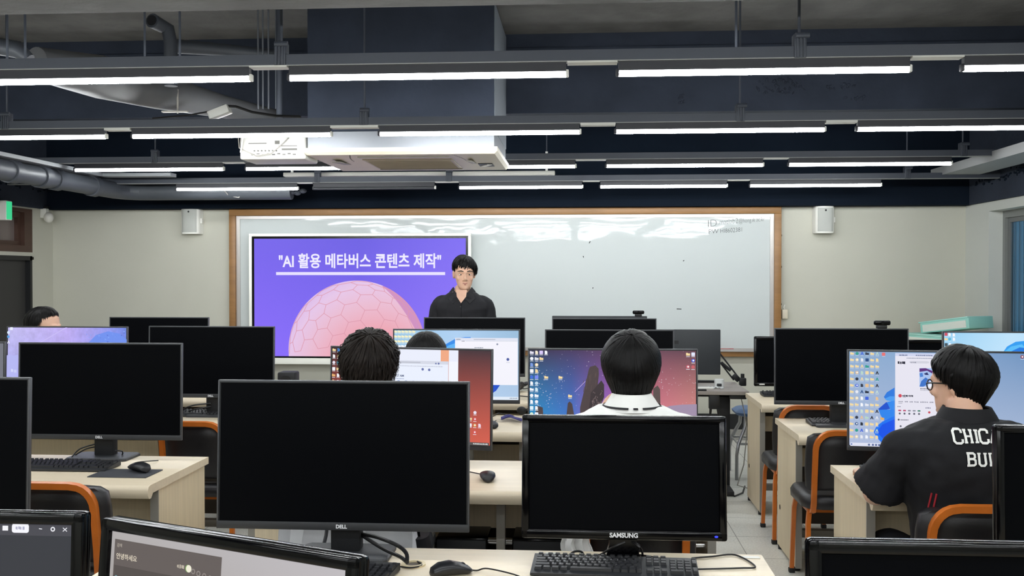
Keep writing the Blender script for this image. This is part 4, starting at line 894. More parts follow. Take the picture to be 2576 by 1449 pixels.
def pic_desk(s):
    W_ = 442.0
    def q(px, py): return ((px - 2144.5) / W_, (py - 881.5) / 237)
    def k(x, y): return q(2130 + x / 5.176, 860 + y / 5.176)
    bloom(s, [([k(660, 575), k(560, 640), k(522, 700), k(545, 735), k(660, 755)], '2a78dc'), ([k(535, 720), k(600, 690), k(660, 690), k(660, 760), k(560, 745)], '4a9cf0'),
              ([k(450, 858), k(555, 765), k(620, 850), k(470, 882)], '1c50cc'), ([k(560, 765), k(660, 745), k(660, 940), k(600, 850)], '3188ec'), ([k(455, 870), k(605, 860), k(660, 860), k(660, 950), k(520, 1005), k(480, 940)], '2c84ec'),
              ([k(392, 1160), k(425, 1085), k(520, 1008), k(660, 945), k(660, 1295), k(490, 1295), k(420, 1220)], '1a72f0'), ([k(430, 1160), k(500, 1060), k(660, 985), k(660, 1295), k(560, 1295)], '0e52e8')])
    cols = [FOLD, '2c9c8c', '3a60d8', '30384c', 'e8c090', 'b8d4c8', FOLD, 'e6e8f0', '204880', '283040', FOLD, 'c8dcd4']
    for r in range(14):
        for c in range(6):
            if (r == 7 and c == 4): continue
            kd = (r * 3 + c * 2) % 6
            cc = cols[(r * 5 + c) % 12]
            if c in (0, 4) or (r in (2, 8) and c in (1, 5)): kd, cc = 0, FOLD
            if c == 5 and r in (3, 5, 9) or (c == 4 and r == 10): kd, cc = 4, '24242c'
            if c == 2 and 7 <= r <= 8 or (c == 3 and r in (12, 13)): kd, cc = 1, PAPER
            s.icon(*k(112 + c * 65 - r * 1.4, 137 + r * 83.2), .034, cc, kd, 'c8d2e4')
    s.icon(*k(507, 140), .034, 'e87070', 3, 'c8d2e4'); s.icon(*k(490, 975), .034, 'e8b060', 0, 'c8d2e4')
    a, b = k(655, 122), k(1700, 1285); s.rect(a[0], a[1], b[0] * 0 + q(2466, 0)[0], b[1], 'e6e4f0'); rr = q(2466, 0)[0]
    s.rect(a[0], a[1], rr, k(0, 160)[1], 'cdd3ee'); s.squiggle(*k(705, 140), .045, .014, '5a6488', 1); s.squiggle(*k(915, 140), .09, .014, '70789a', 2); s.squiggle(*k(800, 180), .14, .01, '8890a8', 3)
    s.squiggle(*k(687, 228), .047, .03, '303040', 4); s.rrect(*k(835, 222), *k(1085, 252), .02, 'd2d2de'); s.squiggle(*k(850, 232), .03, .014, '9a9aac', 5)
    p = lambda x, y: k(x, y)
    s.rect(*p(962, 312), *p(1160, 552), 'a9c2ee'); s.poly([p(962, 318), p(1040, 312), p(1160, 360), p(1160, 400), p(1060, 345), p(962, 362)], '5a2878')
    s.poly([p(962, 552), p(985, 480), p(1040, 430), p(1090, 470), p(1060, 520), p(1010, 552)], '3a72c8'); s.poly([p(1015, 385), p(1060, 365), p(1080, 400), p(1040, 400)], '28306a'); s.poly([p(962, 380), p(1000, 372), p(1010, 420), p(970, 430)], '4880d0'); s.poly([p(1060, 552), p(1100, 480), p(1160, 470), p(1160, 552)], 'e8eefc')
    s.squiggle(*p(972, 570), .07, .012, '686878', 6); s.squiggle(*p(972, 592), .05, .008, 'a8a8b8', 7)
    s.disc(*p(715, 674), .018, 'd04858'); s.squiggle(*p(745, 660), .06, .022, '404050', 8); s.squiggle(*p(748, 686), .018, .008, 'a0a0b0', 9)
    for x, w in ((695, .02), (775, .013), (835, .013), (895, .018), (970, .038), (1087, .02)): s.squiggle(*p(x, 742), w, .013, '9090a0', int(x))
    s.rect(*p(692, 768), *p(742, 772), '60607a'); s.squiggle(*p(680, 806), .017, .012, '8888a0', 12); s.squiggle(*p(1035, 815), .026, .014, '8888a0', 13)
    for i, c in enumerate(('b84068', 'b84068', '8a8a9a', '8a8a9a', '40806a')): s.rrect(*p(690 + i * 61, 855), *p(728 + i * 61, 873), .006, c); s.disc(*p(709 + i * 61, 903), .011, '606070', 7)
    s.disc(*p(1082, 880), .012, 'c84858'); s.disc(*p(695, 982), .01, '50505e'); s.squiggle(*p(718, 975), .045, .014, '808090', 14); s.disc(*p(720, 1066), .01, '606070')
    s.icon(q(2562, 0)[0], q(0, 889)[1], .036, '8a3048', 5, 'c8d2e4')
    s.rect(0, .965, 1, 1, 'dfe2f2')
    for x in (315, 365, 405, 445, 482, 520, 558): s.disc(*p(x, 1317), .012, '5a6a9a' if x % 2 else '40508a', 8)
    s.rect(*p(82, 1306), *p(100, 1322), '4868b0')
def pic_ice(s):
    def q(px, py): return ((px - 2377) / 345, (py - 836) / 190)
    bloom(s, [([q(2528, 884), q(2538, 870), q(2560, 858), q(2590, 855), q(2620, 880), q(2600, 940), q(2540, 960)], '2f9cf0'), ([q(2530, 884), q(2548, 870), q(2576, 864), q(2590, 880)], '58bcf8'), ([q(2540, 886), q(2570, 872), q(2600, 876), q(2580, 900)], '1c78e0')])
    for c, kd, x, y in (('d05060', 3, 2382, 840), (PAPER, 1, 2391, 840), (PAPER, 1, 2402, 841), (FOLD, 0, 2382, 852), ('58b8d8', 2, 2391, 852), (PAPER, 1, 2402, 852), ('40505c', 3, 2382, 866), (PAPER, 1, 2392, 866)): s.icon(*q(x, y), .04, c, kd, 'd4ecf6')
    s.rect(0, .955, 1, 1, 'e2eef8')
def pic_violet(s):
    def q(px, py): return ((px - 18.5) / 297, (py - 819) / 168)
    s.line(q(94, 862), q(168, 817), .006, 'c8bcf6')
    s.poly([q(212, 868), q(240, 838), q(270, 828), q(300, 834), q(318, 850), q(318, 870)], '6f90ee')
    for i in range(60):
        rnd = random.Random(i); u, v = q(rnd.uniform(215, 312), rnd.uniform(826, 905)); d = rnd.uniform(.006, .02)
        s.poly([(u, v), (u + d, v + d * .6), (u + d * .2, v + d * 1.5)], rnd.choice(['86a8f6', '5a72d8', '7c9cf2']))
    s.poly([q(18, 892), q(26, 889), q(34, 893), q(46, 890), q(46, 990), q(18, 990)], 'b4b6f2')
    for x, y, c, kd in ((29, 822, 'e8ecfc', 3), (21.5, 832, 'd8e8fc', 2), (21.5, 843, '5aa0e0', 2), (22, 857, 'e6e6f6', 4), (32, 931, 'd2d6fa', 1), (40, 933, 'c8ccf6', 3)): s.icon(*q(x, y), .045, c, kd, None)
def pic_slate(s):
    w = 1.0
    def q(px, py): return ((px + 276) / 475, (py - 1323) / 262)
    s.rect(0, 0, 1, q(0, 1341)[1], '46464e')
    s.disc(*q(38, 1330), .018, '6ce0b4'); s.poly([q(53, 1328), q(62, 1326), q(60, 1332), q(55, 1334)], 'e8e8ee'); s.poly([q(71, 1330), q(79, 1327), q(78, 1333), q(74, 1334)], 'e8e8ee'); s.rect(*q(88, 1326.5), *q(97, 1334), 'f4f4f8')
    s.rrect(*q(103, 1323.5), *q(130, 1337), .014, 'f6f6fc'); s.squiggle(*q(109, 1327), .026, .02, 'b0b0c8', 3)
    s.line(q(146, 1330), q(151, 1330.6), .0014, 'e8e8ee'); s.disc(*q(168, 1330.5), .014, 'e8e8ee'); s.disc(*q(168, 1330.5), .007, '46464e'); s.line(q(184, 1328), q(190.5, 1333.5), .0014, 'e8e8ee'); s.line(q(190.5, 1328), q(184, 1333.5), .0014, 'e8e8ee')
def pic_panel(s):
    # a brown grey window at the left, icons at the right
    G1, G2, G3, T = '625a58', '514a48', '5a5352', 'c8beb0'
    s.rect(0.018, .045, .505, 1, G1)
    s.rect(.022, .19, .50, .30, G2); s.rrect(.022, .42, .165, .9, .03, '463f3f'); s.text(.03, .085, .0068, '검색', T); s.text(.03, .15, .0105, '안녕하세요', 'd8cdba', offset=.0002)
    s.disc(.036, .262, .016, '78a8b0'); s.squiggle(.05, .248, .085, .03, 'bcb2a4', 4); s.squiggle(.022, .355, .05, .022, 'b8aea0', 6)
    s.rrect(.205, .21, .285, .325, .045, 'd8ceba'); s.squiggle(.226, .255, .046, .026, '8a8074', 7)
    s.squiggle(.315, .12, .03, .022, 'b8aea0', 8); s.rrect(.352, .115, .372, .155, .02, '8ab068'); s.disc(.368, .135, .02, 'f0ecd8')
    for i, u in enumerate((.388, .412, .438, .464)): s.disc(u, .145 + i * .006, .016, '8c8480', 7); s.disc(u, .145 + i * .006, .009, G1, 7)
    s.squiggle(.44, .31, .02, .022, 'a8c0b8', 9); s.line((.47, .30), (.482, .325), .0014, T); s.line((.482, .30), (.47, .325), .0014, T)
    s.squiggle(.2, .41, .026, .024, 'd0c6b4', 10); s.squiggle(.245, .415, .014, .022, 'd0c6b4', 11); s.squiggle(.275, .415, .014, .022, 'd0c6b4', 12); s.disc(.188, .415, .016, '7888a0')
    s.squiggle(.032, .50, .026, .028, 'c4baac', 13); s.squiggle(.035, .6, .04, .018, '9c9488', 14); s.disc(.028, .6, .01, 'c05868')
    s.rrect(.185, .49, .5, .95, .03, 'b8a480'); s.rrect(.19, .6, .5, .95, .02, '8c8068')
    for u, v, c, kd in ((.785, .155, '604038', 0), (.83, .155, 'e6b65a', 0)): s.icon(u, v, .055, c, kd, '8c8680')
    s.icon(.785, .17, .035, 'e6b65a', 3, None)
    s.disc(.915, .215, .034, '3c2c30'); s.disc(.915, .215, .028, 'd04848'); s.disc(.958, .175, .03, '2878b8'); s.disc(.958, .175, .016, 'e0e0e6'); s.disc(.976, .20, .02, '68c0d8')
    s.icon(.785, .40, .055, 'e6b65a', 0, '8c8680'); s.icon(.83, .40, .055, 'e6b65a', 0, '8c8680')

# ---- first row
H_ = SL_H
lo, W = row(546, 1180, 2.76); monitor('large dark monitor, front and centre, nearest of the slim black ones', lo, W, H_, 0.082, logo='DELL', tilt=2.5)
lo, W = row(1313, 1829, 2.74); monitor('glossy black framed dark monitor with a blue power light, front centre', lo, W, 0.337, 0.077, style='gloss', logo='SAMSUNG', tilt=5, power=True)
lo, W = row(-350, 70, 2.85); monitor('dark slim monitor cut by the left edge in front of the left chair', (lo[0], 2.85, HD), W, H_, 0.075, tilt=2)
lo, W = row(2508, 3035, 2.62); monitor('glossy black monitor cut by the right edge in front of the lettered shirt', (lo[0], 2.62, HD), W, 0.337, 0.08, style='gloss', tilt=2)
# ---- nearest row
a, b = G(-315, 1290, 1.117), G(224, 1293, 1.117); Wn = 0.57
monitor('glossy black monitor with a slate grey page in the bottom left corner', (b.x - Wn / 2 - 0.012, b.y, HD), Wn, 0.335, 0.062, style='gloss', screen=(em('33353c'), pic_slate), tilt=3)
a, b = G(243, 1298, 1.117), G(908, 1405, 1.117); d = b - a
monitor('glossy black monitor turned aslant showing a brown grey panel and folders, bottom left', ((a.x + b.x) / 2, (a.y + b.y) / 2 - 0.01, HD), d.length * .965, 0.335, 0.062, rz=math.atan2(d.y, d.x), style='gloss', screen=(grad('beige_grey_page', [(176, 172, 172), (182, 178, 180), (190, 186, 190)], [(150, 140, 128), (160, 150, 140), (170, 166, 168)]), pic_panel), tilt=5)
a = G(2035, 1360, 1.117); monitor('glossy black framed monitor along the bottom right corner', (a.x + 0.29, a.y, HD), 0.58, 0.337, 0.06, style='gloss', tilt=3)
# ---- second row
lo, W = row(45, 456, 4.18); monitor('dark slim monitor on the left desk with the mouse pad', lo, W, H_, 0.087, logo='DELL', tilt=1.5)
lo, W = row(815, 1246, 4.16); monitor('lit monitor with a dark red desktop in front of the curly haired person', lo, W * 1.0, H_, 0.075, rz=-0.20, screen=(grad('red_desktop', [(58, 30, 36), (66, 40, 46), (62, 44, 52)], [(190, 80, 66), (205, 92, 74), (214, 96, 78)]), pic_red), tilt=2)
lo, W = row(1328, 1756, 4.18); monitor('lit monitor with a starry sky and dark rocks in front of the white polo shirt', lo, W, H_, 0.073, screen=(grad('starry_desktop', [(44, 42, 74), (66, 50, 92), (88, 58, 96), (104, 66, 84), (96, 62, 76)], [(20, 164, 226), (60, 132, 230), (196, 112, 224), (250, 138, 156), (246, 160, 150)], stars=85), pic_stars), tilt=2)
lo, W = row(2138, 2590, 4.20); monitor('large lit blue desktop with a web page in front of the lettered black shirt', lo, W, H_, 0.07, rz=-0.11, screen=(grad('blue_desktop', [(138, 170, 206), (132, 164, 204), (110, 146, 190)], [(178, 190, 220), (168, 184, 216), (170, 186, 214)]), pic_desk), tilt=2)
lo, W = row(-290, 17, 4.10); monitor('grey lit monitor showing only its right end at the left edge', (lo[0] - 0.145, 4.14, HD), 0.72, H_, 0.09, rz=0.12, screen=(em('70727c'), None), tilt=2)
# ---- third row
lo, W = row(15, 319, 5.52); monitor('lit monitor with a violet blue picture below the sideways head', lo, W, 0.40, 0.107, screen=(grad('violet_desktop', [(196, 190, 240), (190, 172, 240), (112, 136, 226)], [(150, 152, 226), (170, 160, 236), (106, 126, 228)], mottle=0.16), pic_violet), tilt=2)
lo, W = row(373, 689, 5.50); monitor('dark slim monitor in the left block overlapping the wall display', lo, W, 0.405, 0.107, logo='DELL', tilt=2)
lo, W = row(988, 1308, 5.52); monitor('lit pale blue desktop with a white window in the third row', lo, W, 0.415, 0.085, screen=(grad('pale_blue_desktop', [(150, 196, 226), (172, 206, 240), (150, 186, 216)], [(160, 196, 232), (178, 208, 240), (176, 202, 232)]), pic_sky), tilt=2)
lo, W = row(1371, 1696, 5.52); monitor('dark slim monitor in the third row right behind the starry desktop', lo, W, 0.41, 0.09, tilt=2)
lo, W = row(1949, 2287, 5.36); monitor('dark slim monitor in the right block left of the lit blue desktop', lo, W, 0.405, 0.115, logo='DELL', tilt=1.5)
lo, W = row(2373, 2722, 5.30); monitor('lit icy blue desktop behind the head at the right edge', lo, W, 0.42, 0.09, screen=(grad('icy_desktop', [(150, 208, 242), (190, 226, 250), (170, 214, 246)], [(190, 220, 246), (206, 232, 252), (190, 222, 250)]), pic_ice), tilt=2)
# ---- fourth row
lo, W = row(274, 524, 6.72); monitor('dark monitor in the fourth row against the left wall, below the left wall speaker', lo, W, 0.39, 0.12, tilt=2)
lo, W = row(1066, 1321, 6.70); monitor('dark monitor directly in front of the standing speaker', lo, W, 0.40, 0.115, tilt=2)
lo, W = row(1389, 1652, 6.70); monitor('dark monitor in the fourth row below the webcam', lo, W, 0.39, 0.122, tilt=2)
lo, W = row(1898, 2102, 6.78); monitor('small glossy dark monitor with a white sticker at the end of the fourth row', lo, W, 0.335, 0.055, style='gloss', tilt=1)
k = bpy.data.objects.get('computer_monitor')
MB().box((-W / 2 + 0.05, -0.012, 0.069), (0.035, 0.003, 0.008)).build('sticker', M_white, [o for o in bpy.data.objects if o.get('label', '').startswith('small glossy dark')][0], False)
lo, W = row(2240, 2440, 6.76); monitor('silver topped dark monitor in front of the mint boxes', lo, W, 0.335, 0.058 - 0.02, style='gloss', tilt=2)
# ---- the lecturer's two monitors, seen from behind
def back_monitor(label, px0, px1, py0, py1, Y, badge):
    x0, x1 = X(px0, Y), X(px1, Y); z1, z0 = P((px0 + px1) / 2, py0, Y).z, P((px0 + px1) / 2, py1, Y).z; W, H = x1 - x0, z1 - z0
    t = thing('computer_monitor', label, 'monitor', ((x0 + x1) / 2, Y, 0.722), 0, 'monitors of the lecturer seen from behind'); zc = (z0 + z1) / 2 - 0.722
    MB().box((0, 0.012, zc), (W, 0.03, H), 0.004).build('case', pm('dark_back_case', (44, 48, 52), 0.55, bump=0.1, bscale=250), t)
    if badge: MB().box((-W * 0.18, -0.0045, zc + H * 0.22), (W * 0.28, 0.003, 0.025)).build('badge', M_black, t, False)
    s = Scr(W - 0.03, H - 0.03, em('c8d0dc')); o = s.build(t, 0.029, zc); o.rotation_euler = (0, 0, PI); 
    MB().box((0, -0.005, zc / 2), (0.07, 0.03, zc), 0.004).build('neck', M_black, t); MB().box((0, 0.02, 0.006), (0.22, 0.18, 0.012), 0.004).build('base', M_black, t)
    return t
back_monitor('back of a dark grey monitor with a black badge on the lecturer desk', 1618, 1813, 829, 942, LY0 + 0.32, True)
back_monitor('back of the lecturer monitor carrying the webcam', 1389, 1628, 795, 942, LY0 + 0.36, False)
def webcam(label, c):
    t = thing('webcam', label, 'webcam', c, 0, 'webcams on monitors')
    MB().box((0, -0.01, 0.03), (0.085, 0.028, 0.026), 0.009, seg=3).build('body', M_gloss, t); MB().cyl((0, -0.024, 0.03), (0, -0.03, 0.03), 0.009, 14).build('lens', M_gloss, t)
    MB().box((0, 0.0, 0.009), (0.05, 0.04, 0.018), 0.004).build('clip', M_black, t)
q = P(1606, 800, LY0 + 0.36); webcam('black webcam on the top edge of the lecturer monitor', (q.x, LY0 + 0.36 + 0.012, P(1606, 796, LY0 + 0.36).z))
q = P(2220, 829, 5.36); webcam('black webcam on the dark right block monitor', (q.x, 5.378, q.z + 0.005))
t = thing('small_speaker', 'small black desk speaker left below the wall display', 'speaker', (X(725, 6.6), 6.55, HD))
MB().box((0, 0.05, 0.075), (0.12, 0.12, 0.15), 0.012).build('cabinet', M_blackm, t); MB().cyl((0, -0.011, 0.085), (0, -0.007, 0.085), 0.042, 20).build('cone', M_black, t); MB().cyl((0, -0.011, 0.03), (0, -0.007, 0.03), 0.014, 14).build('knob', M_chin, t)

def smooth_pts(pts, n=6):
    out = []
    for i in range(len(pts) - 1):
        p0, p1, p2, p3 = pts[max(i - 1, 0)], pts[i], pts[i + 1], pts[min(i + 2, len(pts) - 1)]
        for k in range(n):
            t = k / n; out.append(0.5 * ((2 * p1) + (p2 - p0) * t + (2 * p0 - 5 * p1 + 4 * p2 - p3) * t * t + (3 * p1 - p0 - 3 * p2 + p3) * t ** 3))
    return out + [pts[-1]]
# ================================================================== keyboards, mice, cables
def keyboard(label, loc, rz=0.0, legends=False):
    t = thing('keyboard', label, 'keyboard', loc, rz, 'black keyboards on the desks'); Wk, Dk = 0.445, 0.145
    m = MB(); m.loft([[Vector((x, -Dk / 2, 0.003)), Vector((x, Dk / 2, 0.003)), Vector((x, Dk / 2, 0.022)), Vector((x, -Dk / 2, 0.010))] for x in (-Wk / 2, Wk / 2)]); m.build('base', M_chin, t, False)
    k = MB(); rows = [(0.058, 13), (0.037, 14), (0.018, 14), (-0.001, 13), (-0.020, 12)]
    sl = 0.012 / Dk
    def key(x, y, w, d=0.0155):
        zz = 0.0158 + y * sl; k.loft([[Vector((x - w / 2, y - d / 2, zz)), Vector((x + w / 2, y - d / 2, zz)), Vector((x + w / 2, y + d / 2, zz)), Vector((x - w / 2, y + d / 2, zz))], [Vector((x - w / 2 + .0015, y - d / 2 + .001, zz + .0075)), Vector((x + w / 2 - .0015, y - d / 2 + .001, zz + .0075)), Vector((x + w / 2 - .0015, y + d / 2 - .002, zz + .0085)), Vector((x - w / 2 + .0015, y + d / 2 - .002, zz + .0085))]])
    for i, (y, n) in enumerate(rows):
        x0, x1 = -0.213, 0.073; 
        if i == 0:
            for j in range(13): key(x0 + 0.009 + j * 0.0202 + (0.006 * (j > 0)) + 0.005 * (j > 4) + 0.005 * (j > 8), y, 0.015, 0.011)
            continue
        lead = {1: 0.0155, 2: 0.026, 3: 0.032, 4: 0.04}[i]; key(x0 + lead / 2, y, lead)
        x = x0 + lead + 0.0035
        while x + 0.0155 < x1 - 0.012: key(x + 0.00775, y, 0.0155); x += 0.019
        key((x + x1) / 2, y, x1 - x)
    y = -0.041
    for x, w in ((-0.203, .02), (-0.18, .02), (-0.157, .02), (-0.134, .02), (-0.062, .112), (0.006, .018), (0.027, .018), (0.048, .018), (0.066, .014)): key(x, y, w)
    for yy in (0.058, 0.037, 0.018):
        for j in range(3): key(0.093 + j * 0.0195, yy, 0.016, 0.011 if yy > 0.05 else 0.0155)
    key(0.1125, -0.022, 0.016)
    for j in range(3): key(0.093 + j * 0.0195, -0.041, 0.016)
    for r, yy in enumerate((0.037, 0.018, -0.001, -0.020)):
        for j in range(3): key(0.156 + j * 0.0195, yy, 0.016)
    key(0.1655, -0.041, 0.035); key(0.195, -0.041, 0.016); key(0.2135, 0.0275, 0.013, 0.034); key(0.2135, -0.03, 0.013, 0.036); key(0.2135, 0.051, 0.013, 0.008)
    k.build('keys', M_key, t, False)
    if legends:
        l = MB()
        for (y, txt, xs) in ((0.037, '1234567890-=', -0.192), (0.018, 'QWERTYUIOP[]', -0.182), (-0.001, "ASDFGHJKL;'", -0.176), (-0.020, 'ZXCVBNM,./', -0.168)):
            for j, c in enumerate(txt): put_text(l, c, 0.0085, (xs + j * 0.019, y - 0.001, 0.0158 + y * sl + 0.0088), (1, 0, 0), (0, 1, 0.08), 0)
        l.build('legends', M_legend, t, False)
    return t
def mouse(label, loc, rz=0.0, cable=None):
    t = thing('mouse', label, 'mouse', loc, rz, 'black computer mice on the desks'); m = MB(); n = 20; rings = []
    prof = [(-0.056, 0.010, 0.004, 0.012), (-0.05, 0.022, 0.0, 0.024), (-0.03, 0.030, 0.0, 0.035), (0.0, 0.031, 0.0, 0.038), (0.03, 0.029, 0.0, 0.030), (0.05, 0.026, 0.0, 0.020), (0.058, 0.016, 0.003, 0.013)]
    for y, w, z0, z1 in prof: rings.append([Vector((w * math.cos(2 * PI * i / n), y, z0 + (z1 - z0) * max(0, (0.5 + 0.5 * math.sin(2 * PI * i / n)) ** 0.7))) for i in range(n)])
    m.loft(rings); m.build('body', pm('mouse_black', (28, 29, 33), 0.35), t); MB().cyl((-0.0035, 0.034, 0.0225), (0.0035, 0.034, 0.0225), 0.008, 14).build('wheel', M_chin, t)
    if cable: MB().tube(smooth_pts([Vector(p) for p in [(0, 0.054, 0.008), (0, 0.075, 0.004)] + cable]), 0.0022, 6).build('cable', M_cable, t)
    return t
q = G(1546, 1440, HD); keyboard('black keyboard with white legends below the glossy framed front monitor', (q.x, q.y + 0.01, HD), -0.045, True)
q = G(1012, 1410, HD + 0.02); a_ = -0.13; keyboard('black keyboard turned aslant below the large front monitor', (q.x - .2225 * math.cos(a_) + .0725 * math.sin(a_), min(q.y, 2.70) - .2225 * math.sin(a_) - .0725 * math.cos(a_) - .03, HD), a_)
q = G(1133, 1446, HD); mouse('black mouse with cord on the front desk between both keyboards', (q.x, q.y, HD), -1.15, [(0.02, 0.10, 0.012), (0.09, 0.16, 0.006), (0.16, 0.16, 0.004), (0.2, 0.11, 0.004)])
q = G(1226, 1208, HD); mouse('black mouse on the second row desk right of the big front monitor', (q.x, q.y, HD), 0.15, [(-0.03, 0.10, 0.006), (-0.10, 0.2, 0.003), (-0.2, 0.3, 0.003)])
q = G(1244, 1076, HD); mouse('black mouse on the third row desk beside the blue cable bundle', (q.x - 0.02, q.y, HD), 0.5, [(0.05, 0.12, 0.006), (0.12, 0.2, 0.004)])
q = G(352, 1186, HD + .004); mouse('black mouse on the grey mouse pad at the left', (q.x, q.y, HD + 0.0045), 0.9, [(0.0, 0.1, 0.006), (0.08, 0.18, 0.003), (0.16, 0.15, 0.003)])
q = G(316, 1192, HD); o = MB().box((0, 0, 0.002), (0.24, 0.16, 0.004), 0.001).build('mouse_pad', pm('grey_mouse_pad', (62, 64, 70), 0.8), None, loc=(q.x, q.y, HD)); tag(o, 'dark grey mouse pad on the left desk', 'mouse pad')
q = G(165, 1178, HD); keyboard('black keyboard on the left desk below the dark monitor', (q.x - 0.02, q.y, HD), 0.0)
q = G(520, 1045, HD); keyboard('black keyboard on the third row desk behind the left chair', (q.x, q.y, HD), 0.0)
q = G(2125, 1068, HD); keyboard('black keyboard on the right block desk below the dark monitor', (q.x + 0.03, q.y - 0.01, HD), 0.0)
q = G(1975, 996, HD); keyboard('black keyboard at the end of the fourth row beside the small monitor', (q.x + 0.07, q.y, HD), 0.0)
q = G(2240, 1192, HD); keyboard('black keyboard under the arm of the lettered black shirt', (q.x + 0.12, q.y, HD), 0.0)
def cables(label, pts_list, r=0.004, mat=None):
    m = MB()
    for p in pts_list: m.tube(p, r, 8)
    return tag(m.build('cable', mat or M_cable, None), label, 'cable')
def g(px, py, z=HD + 0.004): return G(px, py, z)
def up(px, py, Y): return P(px, py, Y)
sp = smooth_pts
cables('two thick black cables arching from the big front monitor to the desk hole', [sp([up(898, 1338, 2.83), up(960, 1378, 2.78), up(1005, 1400, 2.70), up(1024, 1414, 2.62)]), sp([up(906, 1343, 2.82), up(950, 1352, 2.78), up(1000, 1372, 2.72), up(1022, 1392, 2.66), up(1024, 1414, 2.62)])], 0.0055)
q = g(1040, 1418); t = thing('cable_grommet', 'cream plastic ring around the desk hole by the front keyboard', 'grommet', (q.x, q.y, HD))
m = MB(); m.loft([[Vector((r * math.cos(2 * PI * i / 28), r * math.sin(2 * PI * i / 28), z)) for i in range(28)] for r, z in ((0.034, 0.0), (0.034, 0.005), (0.024, 0.006), (0.023, 0.001))], cap=False); m.build('ring', pm('cream_grommet', (214, 198, 160), 0.4), t)
MB().cyl((0, 0, 0.0004), (0, 0, 0.0012), 0.024, 20).build('opening', M_brown, t)
cables('thin black cord looping round the cream desk hole', [sp([g(1000, 1424), g(1030, 1428), g(1058, 1424), g(1060, 1418), g(1050, 1412)])], 0.0022)
cables('thin black cord looping over the front desk right of the keyboard', [sp([g(1740, 1404), g(1790, 1400), g(1850, 1396), g(1900, 1425), g(1860, 1429), g(1756, 1432)])], 0.0025)
cables('tangle of black cords around the neck of the glossy front monitor', [sp([up(1572, 1364, 2.70), up(1540, 1378, 2.7), g(1505, 1399)]), sp([up(1590, 1362, 2.74), up(1612, 1380, 2.72), g(1617, 1398)]), sp([up(1594, 1362, 2.74), up(1608, 1374, 2.74), g(1594, 1398)]), sp([g(1430, 1399), up(1444, 1388, 2.78), up(1462, 1388, 2.78), g(1470, 1399)]), sp([g(1450, 1400), g(1510, 1397), g(1560, 1390), g(1600, 1392)])], 0.0032)
o = MB().box((0, 0, 0.0012), (0.035, 0.02, 0.001)).build('desk_sticker', M_white, None, loc=g(1388, 1394, HD)); tag(o, 'small white sticker on the front desk behind the lettered keyboard', 'sticker', 'stickers on the front desk')
o = MB().box((0, 0, 0.0012), (0.06, 0.02, 0.001)).build('desk_sticker', M_white, None, loc=g(1884, 1403, HD)); tag(o, 'white sticker on the far right corner of the front desk', 'sticker', 'stickers on the front desk')
cables('black cords behind the dark monitor on the left desk', [sp([up(240, 1117, 4.22), up(200, 1130, 4.2), g(172, 1158), g(150, 1163)]), sp([up(240, 1124, 4.22), up(215, 1130, 4.18), g(180, 1150), g(155, 1160)]), sp([up(290, 1133, 4.2), up(308, 1136, 4.2), g(300, 1148), g(250, 1152)])], 0.003)
cables('black cords beside the neck of the dark third row monitor', [sp([up(530, 1015, 5.52), up(495, 1018, 5.5), up(470, 1025, 5.48), g(455, 1035)]), sp([up(530, 1023, 5.52), up(490, 1030, 5.5), g(458, 1040)])], 0.004)
m = MB()
for i in range(7):
    rr = random.Random(i); y0 = rr.uniform(-3, 3)
    m.tube(sp([g(1262, 1052 + y0, HD + .008 + i * .002), g(1280, 1046 + y0, HD + .014 + i * .002), g(1298, 1052 + y0 * .5, HD + .012 + i * .003), g(1312, 1056 + y0, HD + .006 + i * .002)]), 0.0045, 8)
tag(m.build('cable_bundle', pm('violet_blue_cable', (62, 58, 128), 0.45), None), 'violet blue cable bundle on the third row desk by the starry monitor', 'cable')
cables('thin black cords on the fourth row desk under the dark monitor', [sp([g(1308, 975), g(1318, 978), g(1330, 976)])], 0.003)
cables('thin black cord near the front edge of the fourth row desk', [sp([g(1308, 996), g(1330, 998)])], 0.003)
cables('thin black cord lying behind the third row mouse', [sp([g(1240, 1047), g(1256, 1040), g(1280, 1046)])], 0.003)
m = MB()
for i in range(10): m.ell(g(1300 + i * 2.4 % 22, 974 - i * .9, HD + .02 + .01 * (i % 3)), (.03, .02, .015), n=8, m=5, rot=(0, .4 * i, i))
o = tag(m.build('crumpled_bag', pm('grey_black_bag', (58, 58, 60), 0.5), None), 'crumpled dark bag on the fourth row desk', 'bag')
t = thing('black_adapter', 'round black plug lying by the violet blue cables', 'plug', g(1312, 1044, HD)); MB().ell((0, 0, 0.025), (0.028, 0.024, 0.024)).build('body', M_blackm, t); MB().tube([(0.02, 0, 0.03), (0.06, 0.03, 0.04), (0.1, 0.05, 0.02), (0.12, 0.04, 0.004)], 0.004, 8).build('cord', M_cable, t)
